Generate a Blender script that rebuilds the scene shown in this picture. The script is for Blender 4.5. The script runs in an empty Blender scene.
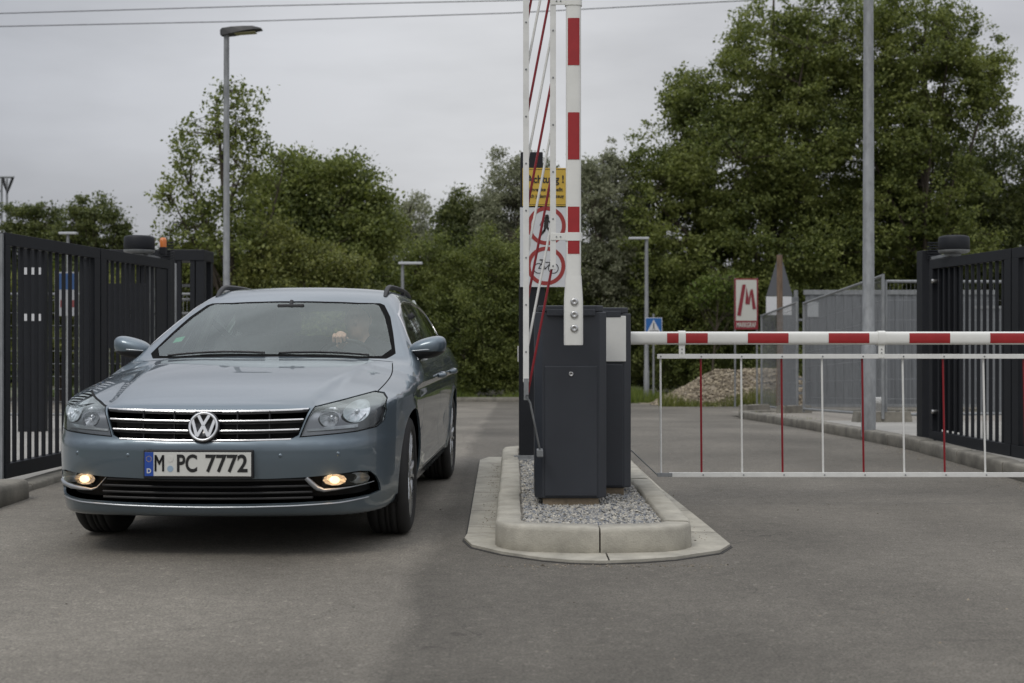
import bpy, bmesh, math, random
import numpy as np
from mathutils import Vector, Matrix
random.seed(7); RS = np.random.RandomState(11)
R = math.radians
scene = bpy.context.scene
COL = scene.collection

# ------------------------------------------------------------------ camera, world, sun, exposure
FPX = 1300.0; HZ = 337.0; CAMZ = 1.05
cam_d = bpy.data.cameras.new("camera"); cam = bpy.data.objects.new("camera", cam_d); COL.objects.link(cam)
cam_d.sensor_width = 36.0; cam_d.lens = FPX/1024*36.0
cam_d.shift_y = (HZ-341.5)/1024.0
cam.location = (0, 0, CAMZ); cam.rotation_euler = (R(90), 0, 0)
cam_d.clip_start = 0.05; cam_d.clip_end = 600
cam_d.dof.use_dof = True; cam_d.dof.focus_distance = 7.3; cam_d.dof.aperture_fstop = 3.6
scene.camera = cam

SUN_EL, SUN_AZ = R(52), R(215)      # high sun behind a closed cloud cover
world = bpy.data.worlds.new("World"); scene.world = world; world.use_nodes = True
nt = world.node_tree; N = nt.nodes; L = nt.links
bg = N["Background"]; bg.inputs[1].default_value = 0.1
sky = N.new("ShaderNodeTexSky"); sky.sky_type = 'NISHITA'; sky.sun_disc = False
sky.sun_elevation = SUN_EL; sky.sun_rotation = SUN_AZ; sky.air_density = 1.6; sky.dust_density = 4.0
tc = N.new("ShaderNodeTexCoord")
sep = N.new("ShaderNodeSeparateXYZ"); L.new(tc.outputs["Generated"], sep.inputs[0])
mp = N.new("ShaderNodeMapping"); mp.inputs["Scale"].default_value = (1.0, 1.0, 3.6); L.new(tc.outputs["Generated"], mp.inputs[0])
nz = N.new("ShaderNodeTexNoise"); nz.inputs["Scale"].default_value = 1.7; nz.inputs["Detail"].default_value = 6; nz.inputs["Roughness"].default_value = 0.52
L.new(mp.outputs[0], nz.inputs[0])
ramp = N.new("ShaderNodeValToRGB")   # overcast brightness by height above the horizon
ramp.color_ramp.elements[0].position = 0.0; ramp.color_ramp.elements[0].color = (4.6, 4.65, 4.85, 1)
ramp.color_ramp.elements[1].position = 1.0; ramp.color_ramp.elements[1].color = (14.5, 14.8, 15.5, 1)
e = ramp.color_ramp.elements.new(0.28); e.color = (6.0, 6.05, 6.3, 1)
L.new(sep.outputs[2], ramp.inputs[0])
cm = N.new("ShaderNodeMapRange"); cm.inputs[1].default_value = 0.3; cm.inputs[2].default_value = 0.7; cm.inputs[3].default_value = 0.66; cm.inputs[4].default_value = 1.26
L.new(nz.outputs[0], cm.inputs[0])
az = N.new("ShaderNodeValToRGB"); az.color_ramp.elements[0].position = 0.28; az.color_ramp.elements[0].color = (.74, .76, .80, 1); az.color_ramp.elements[1].position = 0.68; az.color_ramp.elements[1].color = (.94, .94, .96, 1)
e2 = az.color_ramp.elements.new(.50); e2.color = (1.06, 1.06, 1.05, 1)
azm = N.new("ShaderNodeMapRange"); azm.inputs[1].default_value = -1; azm.inputs[2].default_value = 1; L.new(sep.outputs[0], azm.inputs[0]); L.new(azm.outputs[0], az.inputs[0])
vm = N.new("ShaderNodeVectorMath"); vm.operation = 'SCALE'; L.new(ramp.outputs[0], vm.inputs[0]); L.new(cm.outputs[0], vm.inputs["Scale"])
mx = N.new("ShaderNodeMix"); mx.data_type = 'RGBA'; mx.inputs[0].default_value = 0.93
L.new(sky.outputs[0], mx.inputs[6]); vm2 = N.new("ShaderNodeVectorMath"); vm2.operation = "MULTIPLY"; L.new(vm.outputs[0], vm2.inputs[0]); L.new(az.outputs[0], vm2.inputs[1]); L.new(vm2.outputs[0], mx.inputs[7]); L.new(mx.outputs[2], bg.inputs[0])

sd = bpy.data.lights.new("sun", 'SUN'); sd.energy = 0.9; sd.angle = R(18); sd.color = (1.0, 0.96, 0.9)
sun = bpy.data.objects.new("sun", sd); COL.objects.link(sun)
# the sun stands behind and left of the camera
_d = Vector((math.sin(SUN_AZ)*math.cos(SUN_EL), math.cos(SUN_AZ)*math.cos(SUN_EL), math.sin(SUN_EL)))
sun.rotation_euler = _d.to_track_quat('Z', 'Y').to_euler()
vs = scene.view_settings; vs.view_transform = 'Standard'; vs.look = 'None'; vs.exposure = 0.0; vs.gamma = 1.0
scene.render.engine = 'CYCLES'

# ------------------------------------------------------------------ helpers
def tag(o, label=None, cat=None, group=None, kind=None):
    if label: o["label"] = label
    if cat: o["category"] = cat
    if group: o["group"] = group
    if kind: o["kind"] = kind
    return o

def empty(name, loc, label, cat, group=None, rz=0.0):
    o = bpy.data.objects.new(name, None); COL.objects.link(o); o.location = loc; o.rotation_euler = (0, 0, rz)
    o.empty_display_size = 0.1
    return tag(o, label, cat, group)

def link(name, me, mat=None, parent=None):
    if mat is not None and len(me.materials) == 0: me.materials.append(mat)
    o = bpy.data.objects.new(name, me); COL.objects.link(o)
    if parent is not None: o.parent = parent
    return o

class MB:
    """collects shapes (vertices, faces, material slots) for ONE mesh"""
    def __init__(s): s.v = []; s.f = []; s.m = []; s.sm = []
    def add(s, vs, fs, m=0, smooth=False):
        n = len(s.v); s.v += [tuple(p) for p in vs]
        for f in fs: s.f.append(tuple(n+i for i in f)); s.m.append(m); s.sm.append(smooth)
    def box(s, x0, x1, y0, y1, z0, z1, m=0, bev=0.0, rot=None, org=None):
        bm = bmesh.new(); bmesh.ops.create_cube(bm, size=1)
        for v in bm.verts: v.co = Vector(((x0+x1)/2+v.co.x*(x1-x0), (y0+y1)/2+v.co.y*(y1-y0), (z0+z1)/2+v.co.z*(z1-z0)))
        if bev > 0:
            b = min(bev, 0.49*min(abs(x1-x0), abs(y1-y0), abs(z1-z0)))
            bmesh.ops.bevel(bm, geom=list(bm.edges), offset=b, segments=2, profile=0.6, affect='EDGES')
        if rot is not None:
            o = Vector(org) if org is not None else Vector(((x0+x1)/2, (y0+y1)/2, (z0+z1)/2))
            for v in bm.verts: v.co = o + rot @ (v.co-o)
        s.bm(bm, m); return s
    def bm(s, bm, m=0, smooth=False):
        bm.verts.index_update()
        s.add([v.co[:] for v in bm.verts], [[v.index for v in f.verts] for f in bm.faces], m, smooth); bm.free()
    def tube(s, pts, r, seg=10, m=0, smooth=True, cap=True, flat=1.0, up=None):
        pts = [Vector(p) for p in pts]; n = len(pts)
        rr = r if isinstance(r, (list, tuple)) else [r]*n
        vs = []; prev = None
        for i, p in enumerate(pts):
            t = (pts[min(i+1, n-1)]-pts[max(i-1, 0)])
            t = t.normalized() if t.length > 1e-9 else Vector((0, 0, 1))
            if prev is None:
                u_ = Vector(up) if up is not None else (Vector((0, 0, 1)) if abs(t.z) < 0.9 else Vector((0, 1, 0)))
            else: u_ = prev
            a = (u_-t*u_.dot(t))
            if a.length < 1e-6: a = t.orthogonal()
            a.normalize(); b = t.cross(a); prev = a
            for k in range(seg):
                th = 2*math.pi*k/seg
                vs.append(p+a*math.cos(th)*rr[i]*flat+b*math.sin(th)*rr[i])
        fs = []
        for i in range(n-1):
            for k in range(seg):
                k2 = (k+1) % seg
                fs.append((i*seg+k, i*seg+k2, (i+1)*seg+k2, (i+1)*seg+k))
        s.add(vs, fs, m, smooth)
        if cap:
            s.add(vs[:seg], [tuple(range(seg))[::-1]], m); s.add(vs[-seg:], [tuple(range(seg))], m)
        return s
    def lathe(s, prof, seg=32, m=0, axis='x', org=(0, 0, 0), smooth=True, closed=False):
        """prof: (axial, radius) pairs"""
        vs = []; o = Vector(org)
        for a, r in prof:
            for k in range(seg):
                th = 2*math.pi*k/seg; c, d = r*math.cos(th), r*math.sin(th)
                q = {'x': (a, c, d), 'y': (c, a, d), 'z': (c, d, a)}[axis]
                vs.append(o+Vector(q))
        n = len(prof); fs = []
        for i in range(n if closed else n-1):
            j = (i+1) % n
            for k in range(seg):
                k2 = (k+1) % seg
                fs.append((i*seg+k, i*seg+k2, j*seg+k2, j*seg+k))
        s.add(vs, fs, m, smooth); return s
    def prism(s, poly, d0, d1, plane='xz', m=0):
        """polygon extruded between two depths"""
        n = len(poly)
        def P(a, b, d): return {'xz': (a, d, b), 'xy': (a, b, d), 'yz': (d, a, b)}[plane]
        vs = [P(a, b, d0) for a, b in poly]+[P(a, b, d1) for a, b in poly]
        fs = [tuple(range(n)), tuple(range(2*n-1, n-1, -1))]+[(i, i+n, (i+1) % n+n, (i+1) % n) for i in range(n)]
        s.add(vs, fs, m); return s
    def text(s, txt, size, M, m=0, ext=0.0005, off=0.0, width=None, spacing=1.0, align='CENTER'):
        c = bpy.data.curves.new("lettering", 'FONT'); c.body = txt; c.size = size; c.extrude = ext; c.offset = off
        c.align_x = align; c.align_y = 'CENTER'; c.space_character = spacing
        o = bpy.data.objects.new("lettering", c); COL.objects.link(o)
        bpy.context.view_layer.update()
        me = bpy.data.meshes.new_from_object(o)
        vs = [v.co.copy() for v in me.vertices]; fs = [tuple(p.vertices) for p in me.polygons]
        if width and vs:
            xs = [v.x for v in vs]; k = width/(max(xs)-min(xs)); cx = (max(xs)+min(xs))/2
            for v in vs: v.x = (v.x-cx)*k
        s.add([M @ v for v in vs], fs, m)
        bpy.data.objects.remove(o); bpy.data.curves.remove(c); bpy.data.meshes.remove(me)
        return s
    def mesh(s, name, mats=()):
        me = bpy.data.meshes.new(name); me.from_pydata(s.v, [], s.f)
        for mt in mats: me.materials.append(mt)
        me.polygons.foreach_set("material_index", s.m); me.polygons.foreach_set("use_smooth", s.sm)
        bm = bmesh.new(); bm.from_mesh(me); bmesh.ops.recalc_face_normals(bm, faces=bm.faces); bm.to_mesh(me); bm.free()
        me.update(); return me
    def build(s, name, mats, parent=None):
        if not isinstance(mats, (list, tuple)): mats = [mats]
        return link(name, s.mesh(name, mats), None, parent)

def npmesh(name, V, F, mats, smooth=False, mi=None):
    """fast mesh from arrays, F is (n,3) or (n,4)"""
    V = np.asarray(V, np.float32); F = np.asarray(F, np.int32); k = F.shape[1]
    me = bpy.data.meshes.new(name)
    me.vertices.add(len(V)); me.vertices.foreach_set("co", V.ravel())
    me.loops.add(F.size); me.loops.foreach_set("vertex_index", F.ravel())
    me.polygons.add(len(F)); me.polygons.foreach_set("loop_start", np.arange(0, F.size, k, dtype=np.int32))
    me.polygons.foreach_set("use_smooth", np.full(len(F), smooth, bool))
    if mi is not None: me.polygons.foreach_set("material_index", np.asarray(mi, np.int32))
    for m in (mats if isinstance(mats, (list, tuple)) else [mats]): me.materials.append(m)
    me.update(calc_edges=True); me.validate(); return me

# ---- materials
def mat(name, col, rough=0.6, metal=0.0, coat=0.0, spec=0.5, noise=0.0, nscale=6.0, bump=0.0, bscale=60.0, emit=None, estr=0.0, coord='Object', stretch=(1, 1, 1), nrough=0.0):
    m = bpy.data.materials.new(name); m.use_nodes = True; n = m.node_tree.nodes; l = m.node_tree.links; b = n["Principled BSDF"]
    b.inputs["Base Color"].default_value = (*col, 1); b.inputs["Roughness"].default_value = rough; b.inputs["Metallic"].default_value = metal
    b.inputs["Coat Weight"].default_value = coat; b.inputs["Coat Roughness"].default_value = 0.04; b.inputs["Specular IOR Level"].default_value = spec
    t = n.new("ShaderNodeTexCoord"); mp = n.new("ShaderNodeMapping"); mp.inputs["Scale"].default_value = stretch; l.new(t.outputs[coord], mp.inputs[0])
    if noise > 0:
        z = n.new("ShaderNodeTexNoise"); z.inputs["Scale"].default_value = nscale; z.inputs["Detail"].default_value = 8; z.inputs["Roughness"].default_value = 0.65; l.new(mp.outputs[0], z.inputs[0])
        r = n.new("ShaderNodeMapRange"); r.inputs[1].default_value = 0.3; r.inputs[2].default_value = 0.7; r.inputs[3].default_value = 1-noise; r.inputs[4].default_value = 1+noise
        l.new(z.outputs[0], r.inputs[0]); v = n.new("ShaderNodeVectorMath"); v.operation = 'SCALE'; v.inputs[0].default_value = col
        l.new(r.outputs[0], v.inputs["Scale"]); l.new(v.outputs[0], b.inputs["Base Color"])
        rr = n.new("ShaderNodeMapRange"); rr.inputs[3].default_value = max(0, rough-0.1-nrough); rr.inputs[4].default_value = min(1, rough+0.1+nrough); l.new(z.outputs[0], rr.inputs[0]); l.new(rr.outputs[0], b.inputs["Roughness"])
    if bump > 0:
        z2 = n.new("ShaderNodeTexNoise"); z2.inputs["Scale"].default_value = bscale; z2.inputs["Detail"].default_value = 5; l.new(mp.outputs[0], z2.inputs[0])
        bp = n.new("ShaderNodeBump"); bp.inputs["Strength"].default_value = bump; bp.inputs["Distance"].default_value = 0.01; l.new(z2.outputs[0], bp.inputs["Height"]); l.new(bp.outputs[0], b.inputs["Normal"])
    if emit: b.inputs["Emission Color"].default_value = (*emit, 1); b.inputs["Emission Strength"].default_value = estr
    return m

def glass_mat(name, tint, refl=1.0, rough=0.0, ior=1.52):
    m = bpy.data.materials.new(name); m.use_nodes = True; n = m.node_tree.nodes; l = m.node_tree.links; n.clear()
    o = n.new("ShaderNodeOutputMaterial"); t = n.new("ShaderNodeBsdfTransparent"); t.inputs[0].default_value = (*tint, 1)
    g = n.new("ShaderNodeBsdfGlossy"); g.inputs["Roughness"].default_value = rough; g.inputs[0].default_value = (.93, 1, .97, 1)
    f = n.new("ShaderNodeFresnel"); f.inputs[0].default_value = ior
    k = n.new("ShaderNodeMath"); k.operation = 'MULTIPLY'; k.inputs[1].default_value = refl; k.use_clamp = True; l.new(f.outputs[0], k.inputs[0])
    x = n.new("ShaderNodeMixShader"); l.new(k.outputs[0], x.inputs[0]); l.new(t.outputs[0], x.inputs[1]); l.new(g.outputs[0], x.inputs[2]); l.new(x.outputs[0], o.inputs[0])
    return m

M_anthr = mat("anthracite powder coat", (0.013, 0.0145, 0.018), 0.55, spec=.3, noise=0.12, nscale=5, bump=0.05, bscale=400)
M_cab = mat("cabinet powder coat", (0.030, 0.034, 0.042), 0.45, noise=0.10, nscale=4, bump=0.08, bscale=500, nrough=0.05)
M_white = mat("white enamel", (0.74, 0.74, 0.70), 0.35, noise=0.05, nscale=9, nrough=0.08)
M_white2 = mat("white enamel rail", (0.70, 0.70, 0.67), 0.4, noise=0.08, nscale=14)
M_red = mat("red reflective film", (0.33, 0.018, 0.02), 0.35, noise=0.08, nscale=20)
M_redp = mat("red picket paint", (0.22, 0.010, 0.016), 0.35, noise=0.08, nscale=20)
M_galv = mat("galvanised steel", (0.25, 0.26, 0.265), 0.6, metal=0.3, noise=0.28, nscale=14, stretch=(1, 1, .4))
M_steel = mat("stainless steel", (0.55, 0.55, 0.54), 0.3, metal=1.0, noise=0.1, nscale=30)
M_conc = mat("concrete kerb", (0.37, 0.35, 0.295), 0.9, noise=0.24, nscale=7, bump=0.35, bscale=120, coord='Object')
M_conc2 = mat("weathered concrete", (0.19, 0.178, 0.150), 0.92, noise=0.45, nscale=4, bump=0.5, bscale=90)
M_black = mat("black plastic", (0.014, 0.014, 0.015), 0.5, noise=0.1)
M_dark = mat("dark void", (0.004, 0.004, 0.004), 0.9)
M_rubber = mat("tyre rubber", (0.017, 0.0165, 0.016), 0.75, noise=0.25, nscale=12)
M_chrome = mat("bright trim", (0.72, 0.72, 0.72), 0.16, metal=1.0)
M_alloy = mat("alloy wheel", (0.42, 0.43, 0.44), 0.28, metal=0.85, noise=0.08, nscale=12)
M_wood = mat("weathered wood post", (0.16, 0.11, 0.075), 0.85, noise=0.35, nscale=9, stretch=(4, 4, .5), bump=0.4, bscale=40)
# ------------------------------------------------------------------ terrain, road, kerbs
def GZ(Y):
    """height of the road: level at the gate, falling gently to the crossing street behind it"""
    t = min(max((Y-12.0)/25.0, 0), 1)
    return -0.80*(t*t*(3-2*t)*0.35+t*0.65)

def ground_mat():
    m = bpy.data.materials.new("grass and gravel ground"); m.use_nodes = True; n = m.node_tree.nodes; l = m.node_tree.links; b = n["Principled BSDF"]
    t = n.new("ShaderNodeTexCoord"); z = n.new("ShaderNodeTexNoise"); z.inputs["Scale"].default_value = 0.5; z.inputs["Detail"].default_value = 9; l.new(t.outputs["Object"], z.inputs[0])
    r = n.new("ShaderNodeValToRGB"); r.color_ramp.elements[0].position = .42; r.color_ramp.elements[0].color = (0.05, 0.07, 0.02, 1); r.color_ramp.elements[1].position = .6; r.color_ramp.elements[1].color = (0.17, 0.155, 0.12, 1)
    l.new(z.outputs[0], r.inputs[0]); l.new(r.outputs[0], b.inputs[0]); b.inputs["Roughness"].default_value = .95
    return m

def asphalt_mat():
    m = bpy.data.materials.new("worn asphalt"); m.use_nodes = True; n = m.node_tree.nodes; l = m.node_tree.links; b = n["Principled BSDF"]
    t = n.new("ShaderNodeTexCoord")
    def noise(s, d=6, r=.6, sc=(1, 1, 1)):
        mp = n.new("ShaderNodeMapping"); mp.inputs["Scale"].default_value = sc; l.new(t.outputs["Object"], mp.inputs[0])
        z = n.new("ShaderNodeTexNoise"); z.inputs["Scale"].default_value = s; z.inputs["Detail"].default_value = d; z.inputs["Roughness"].default_value = r; l.new(mp.outputs[0], z.inputs[0]); return z.outputs[0]
    def rng(x, a, b_, c, d):
        q = n.new("ShaderNodeMapRange"); q.inputs[1].default_value = a; q.inputs[2].default_value = b_; q.inputs[3].default_value = c; q.inputs[4].default_value = d; l.new(x, q.inputs[0]); return q.outputs[0]
    def mul(a, b_):
        q = n.new("ShaderNodeMath"); q.operation = 'MULTIPLY'; l.new(a, q.inputs[0]); l.new(b_, q.inputs[1]); return q.outputs[0]
    big = rng(noise(.55, 5, .55), .3, .7, .72, 1.24)
    lane = rng(noise(1.6, 4, .5, (1, .22, 1)), .3, .7, .90, 1.10)   # long wheel tracks
    fine = mul(rng(noise(95, 4, .8), .3, .7, .40, 1.70), rng(noise(38, 3, .7), .3, .7, .86, 1.14))
    v = n.new("ShaderNodeTexVoronoi"); v.inputs["Scale"].default_value = 60; l.new(t.outputs["Object"], v.inputs[0])
    chip = rng(v.outputs["Color"], .84, 1.0, 1.0, 1.6)
    # newer, darker surfacing on the right of a longitudinal seam
    sp = n.new("ShaderNodeSeparateXYZ"); l.new(t.outputs["Object"], sp.inputs[0])
    wob = rng(noise(1.2, 4), 0, 1, -.12, .12)
    ad = n.new("ShaderNodeMath"); ad.operation = 'ADD'; l.new(sp.outputs[0], ad.inputs[0]); l.new(wob, ad.inputs[1])
    lane2 = rng(ad.outputs[0], -.46, -.36, 1.27, .82)
    lane3 = rng(ad.outputs[0], .4, 1.5, 1.0, 1.20)
    # hairline cracks, only where the surface is worn
    wv = n.new("ShaderNodeTexNoise"); wv.inputs["Scale"].default_value = 2.2; wv.inputs["Detail"].default_value = 5; l.new(t.outputs["Object"], wv.inputs[0])
    wa = n.new("ShaderNodeVectorMath"); wa.operation = 'SCALE'; wa.inputs["Scale"].default_value = .9; l.new(wv.outputs["Color"], wa.inputs[0])
    wb = n.new("ShaderNodeVectorMath"); l.new(t.outputs["Object"], wb.inputs[0]); l.new(wa.outputs[0], wb.inputs[1])
    vc = n.new("ShaderNodeTexVoronoi"); vc.feature = 'DISTANCE_TO_EDGE'; vc.inputs["Scale"].default_value = .55; l.new(wb.outputs[0], vc.inputs[0])
    crk = rng(vc.outputs["Distance"], .0, .006, 1.0, 0.0); msk = rng(noise(.8, 3), .50, .60, 0, .55); ck = mul(crk, msk); inv = rng(ck, 0, 1, 1, .25)
    spots = rng(noise(3.1, 7, .75), .60, .72, 1.0, .80)
    c = mul(mul(mul(mul(mul(mul(big, lane), fine), chip), lane2), lane3), mul(rng(noise(14, 4), .35, .65, .90, 1.10), mul(inv, spots)))
    vm = n.new("ShaderNodeVectorMath"); vm.operation = 'SCALE'; vm.inputs[0].default_value = (0.146, 0.134, 0.113); l.new(c, vm.inputs["Scale"]); l.new(vm.outputs[0], b.inputs[0])
    b.inputs["Roughness"].default_value = .82; b.inputs["Specular IOR Level"].default_value = .35
    bp = n.new("ShaderNodeBump"); bp.inputs["Strength"].default_value = .55; bp.inputs["Distance"].default_value = .004
    l.new(fine, bp.inputs["Height"]); l.new(bp.outputs[0], b.inputs["Normal"]); return m
M_ground = ground_mat(); M_asph = asphalt_mat()

ys = list(np.arange(-12, 44, 2.0))+[50, 60, 80, 110, 160, 240, 400]
xs = [-400, -200, -100, -60, -40, -30, -20, -14, -10, -6, -3, 0, 3, 6, 10, 14, 20, 30, 40, 60, 100, 200, 400]
V = [(x, y, GZ(y)-0.03) for y in ys for x in xs]; nx = len(xs)
F = [(j*nx+i, j*nx+i+1, (j+1)*nx+i+1, (j+1)*nx+i) for j in range(len(ys)-1) for i in range(nx-1)]
o = link("ground", npmesh("ground", V, F, M_ground, True)); tag(o, kind="structure")

def XL(Y): return -3.30 - (0 if Y < 21 else 36*min(1, (Y-21)/7.0)**2.2)
def XR(Y):
    b = 3.70+(0.0 if Y > 12 else 0.0)
    return b + (0 if Y < 21 else 36*min(1, (Y-21)/8.0)**2.4)
ysr = list(np.arange(-10, 20, 1.0))+list(np.arange(20, 37.2, .35)); V = []; F = []; nx = 13
for y in ysr:
    a, b = XL(y), XR(y)
    for i in range(nx): V.append((a+(b-a)*i/(nx-1), y, GZ(y)))
F = [(j*nx+i, j*nx+i+1, (j+1)*nx+i+1, (j+1)*nx+i) for j in range(len(ysr)-1) for i in range(nx-1)]
o = link("road", npmesh("road", V, F, M_asph, True)); tag(o, kind="structure")

def sweep_kerb(path, prof, gap_at, closed=False, gap=0.008, step=None, name="kerb", mt=M_conc, zf=lambda x, y: 0.0):
    """kerb stones along a path; prof = (inward offset, height) pairs, a joint is left at every gap distance"""
    P = [Vector((p[0], p[1])) for p in path]
    D = [0]
    for a, b in zip(P[:-1], P[1:]): D.append(D[-1]+(b-a).length)
    def at(d):
        d = min(max(d, 0), D[-1])
        for i in range(len(D)-1):
            if d <= D[i+1]+1e-9:
                t = (d-D[i])/(D[i+1]-D[i]+1e-12); return P[i].lerp(P[i+1], t)
        return P[-1]
    mb = MB(); cuts = [0]+[g for g in gap_at if 0 < g < D[-1]]+[D[-1]]
    for c0, c1 in zip(cuts[:-1], cuts[1:]):
        n = max(2, int((c1-c0)/0.06)+1) if step is None else max(2, int((c1-c0)/step)+1)
        jit = random.uniform(-.004, .004); jz = random.uniform(-.003, .003)
        vs = []
        for i in range(n):
            d = c0+gap/2+(c1-c0-gap)*i/(n-1)
            p = at(d); tg = (at(d+.03)-at(d-.03)).normalized(); nn = Vector((-tg.y, tg.x))
            z0 = zf(p.x, p.y)
            e = 0.006 if i in (0, n-1) else 0
            for o_, h in prof:
                q = p+nn*(o_+jit+(e if h > 0.02 else 0)); vs.append((q.x, q.y, z0+h+jz-(e if h > .02 else 0)))
        k = len(prof); fs = [(i*k+j, i*k+(j+1) % k, (i+1)*k+(j+1) % k, (i+1)*k+j) for i in range(n-1) for j in range(k)]
        mb.add(vs, fs, 0, True); mb.add(vs[:k], [tuple(range(k))], 0); mb.add(vs[-k:], [tuple(range(k))[::-1]], 0)
    return mb.build(name, mt)

PROF = [(0, -.05), (0.0, .06), (0.001, .118), (0.007, .133), (0.018, .139), (0.03, .14), (0.125, .14), (0.13, .12), (0.13, -.05)]
# island kerb: a long rounded rectangle, stones with joints
def rrect(x0, x1, y0, y1, r, bow=0.03):
    pts = []
    y = y1-r
    pts += [(x0, yy) for yy in np.arange(y1-r, y0+r, -.25)]
    for k in range(0, 13): a = math.pi+k/12*math.pi/2; pts.append((x0+r+r*math.cos(a), y0+r+r*math.sin(a)))
    for k in range(1, 8): t = k/8; pts.append((x0+r+(x1-x0-2*r)*t, y0-bow*math.sin(math.pi*t)))
    for k in range(0, 13): a = 1.5*math.pi+k/12*math.pi/2; pts.append((x1-r+r*math.cos(a), y0+r+r*math.sin(a)))
    pts += [(x1, yy) for yy in np.arange(y0+r+.25, y1-r, .25)]+[(x1, y1-r)]
    for k in range(1, 13): a = k/12*math.pi/2; pts.append((x1-r+r*math.cos(a), y1-r+r*math.sin(a)))
    for k in range(0, 13): a = math.pi/2+k/12*math.pi/2; pts.append((x0+r+r*math.cos(a), y1-r+r*math.sin(a)))
    return pts
IX0, IX1, IY0, IY1 = -0.08, 0.895, 6.25, 10.95
isl = rrect(IX0, IX1, IY0, IY1, .24)
o = sweep_kerb(isl, PROF, [1.0, 1.98, 2.98, 3.98, 4.86, 5.45, 6.4, 7.4, 8.4, 9.4, 10.1], name="island_kerb"); tag(o, kind="structure")
# flat concrete apron around it, in pieces
ap = [(-.27, 10.95), (-.235, 6.85), (-.245, 6.70), (-.20, 6.48), (-.05, 6.27), (.14, 6.10), (.28, 6.03), (.41, 6.01), (.60, 6.05), (.77, 6.12), (1.01, 6.31), (1.09, 6.50), (1.075, 7.15), (1.02, 8.86), (1.0, 10.4), (1.0, 11.2), (-.2, 11.2)]
ac = Vector((.4, 8.0)); mb = MB(); mb.prism([tuple(Vector(p)+(Vector(p)-ac).normalized()*.022) for p in ap], -.02, .003, 'xy'); o = mb.build("joint_seal", mat("tar joint", (.035, .033, .03), .8, noise=.3)); tag(o, kind="structure")
mb = MB(); mb.prism(ap, .001, .016, 'xy'); me = mb.mesh("gutter_strip", [M_conc])
bm = bmesh.new(); bm.from_mesh(me)
for co, no in [((0, 6.86, 0), (0, 1, 0)), ((.45, 0, 0), (1, 0, 0)), ((0, 7.75, 0), (0, 1, 0)), ((0, 8.65, 0), (0, 1, 0)), ((0, 9.6, 0), (0, 1, 0)), ((1.0, 6.9, 0), (.15, 1, 0))]:
    n_ = Vector(no).normalized()
    for s in (-.004, .004): bmesh.ops.bisect_plane(bm, geom=list(bm.verts)+list(bm.edges)+list(bm.faces), plane_co=Vector(co)+n_*s, plane_no=n_)
    kill = [f for f in bm.faces if abs((f.calc_center_median()-Vector(co)).dot(n_)) < .0038 and not (no == (1, 0, 0) and f.calc_center_median().y > 7) and f.normal.z > .5]
    for f in kill:
        pass
    bmesh.ops.delete(bm, geom=kill, context='FACES')
bm.to_mesh(me); bm.free()
o = link("gutter_strip", me); tag(o, kind="structure")
# gravel bed inside the kerb: a base sheet and thousands of chippings, nobody could count them
def gravel_mat(name, a, b, sc=60):
    m = bpy.data.materials.new(name); m.use_nodes = True; n = m.node_tree.nodes; l = m.node_tree.links; p = n["Principled BSDF"]
    g = n.new("ShaderNodeNewGeometry"); r = n.new("ShaderNodeValToRGB"); r.color_ramp.elements[0].color = (*a, 1); r.color_ramp.elements[1].color = (*b, 1)
    l.new(g.outputs["Random Per Island"], r.inputs[0]); l.new(r.outputs[0], p.inputs[0]); p.inputs["Roughness"].default_value = .9; return m
M_chip = gravel_mat("grey chippings", (0.15, 0.165, 0.19), (0.50, 0.47, 0.40))
M_bed = mat("bedding sand", (0.20, 0.185, 0.16), .95, noise=.35, nscale=40, bump=.5)
mb = MB(); mb.box(IX0+.12, IX1-.12, IY0+.12, IY1-.12, .02, .108); o = mb.build("gravel_bed", M_bed); tag(o, kind="structure")
OCT = np.array([(1, 0, 0), (-1, 0, 0), (0, 1, 0), (0, -1, 0), (0, 0, 1), (0, 0, -1)], float)
OCF = np.array([(0, 2, 4), (2, 1, 4), (1, 3, 4), (3, 0, 4), (2, 0, 5), (1, 2, 5), (3, 1, 5), (0, 3, 5)])
def stones(cent, size, flat=.6, seed=1):
    rs = np.random.RandomState(seed); n = len(cent); size = np.asarray(size).reshape(-1, 1, 1)
    P = OCT[None]*(1+rs.uniform(-.35, .35, (n, 6, 1)))*size*rs.uniform(.6, 1.25, (n, 1, 3))*np.array([1, 1, flat])
    a = rs.uniform(0, 6.283, n); b = rs.uniform(-.6, .6, n); c, s = np.cos(a), np.sin(a); c2, s2 = np.cos(b), np.sin(b)
    x = P[:, :, 0]*c[:, None]-P[:, :, 1]*s[:, None]; y = P[:, :, 0]*s[:, None]+P[:, :, 1]*c[:, None]; z = P[:, :, 2]
    y2 = y*c2[:, None]-z*s2[:, None]; z2 = y*s2[:, None]+z*c2[:, None]
    Q = np.stack([x, y2, z2], -1)+np.asarray(cent)[:, None, :]
    return Q.reshape(-1, 3), (OCF[None]+np.arange(n)[:, None, None]*6).reshape(-1, 3)
rs = np.random.RandomState(4); n = 15000
cx = rs.uniform(IX0+.14, IX1-.14, n); cy = IY0+.14+(IY1-IY0-.28)*rs.uniform(0, 1, n)**1.5
V, F = stones(np.stack([cx, cy, .108+rs.uniform(0, .010, n)], -1), rs.uniform(.006, .013, n), .7)
o = link("gravel_chippings", npmesh("gravel_chippings", V, F, M_chip)); tag(o, kind="stuff", label="fine grey chippings filling the kerbed traffic island", cat="gravel")

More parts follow.
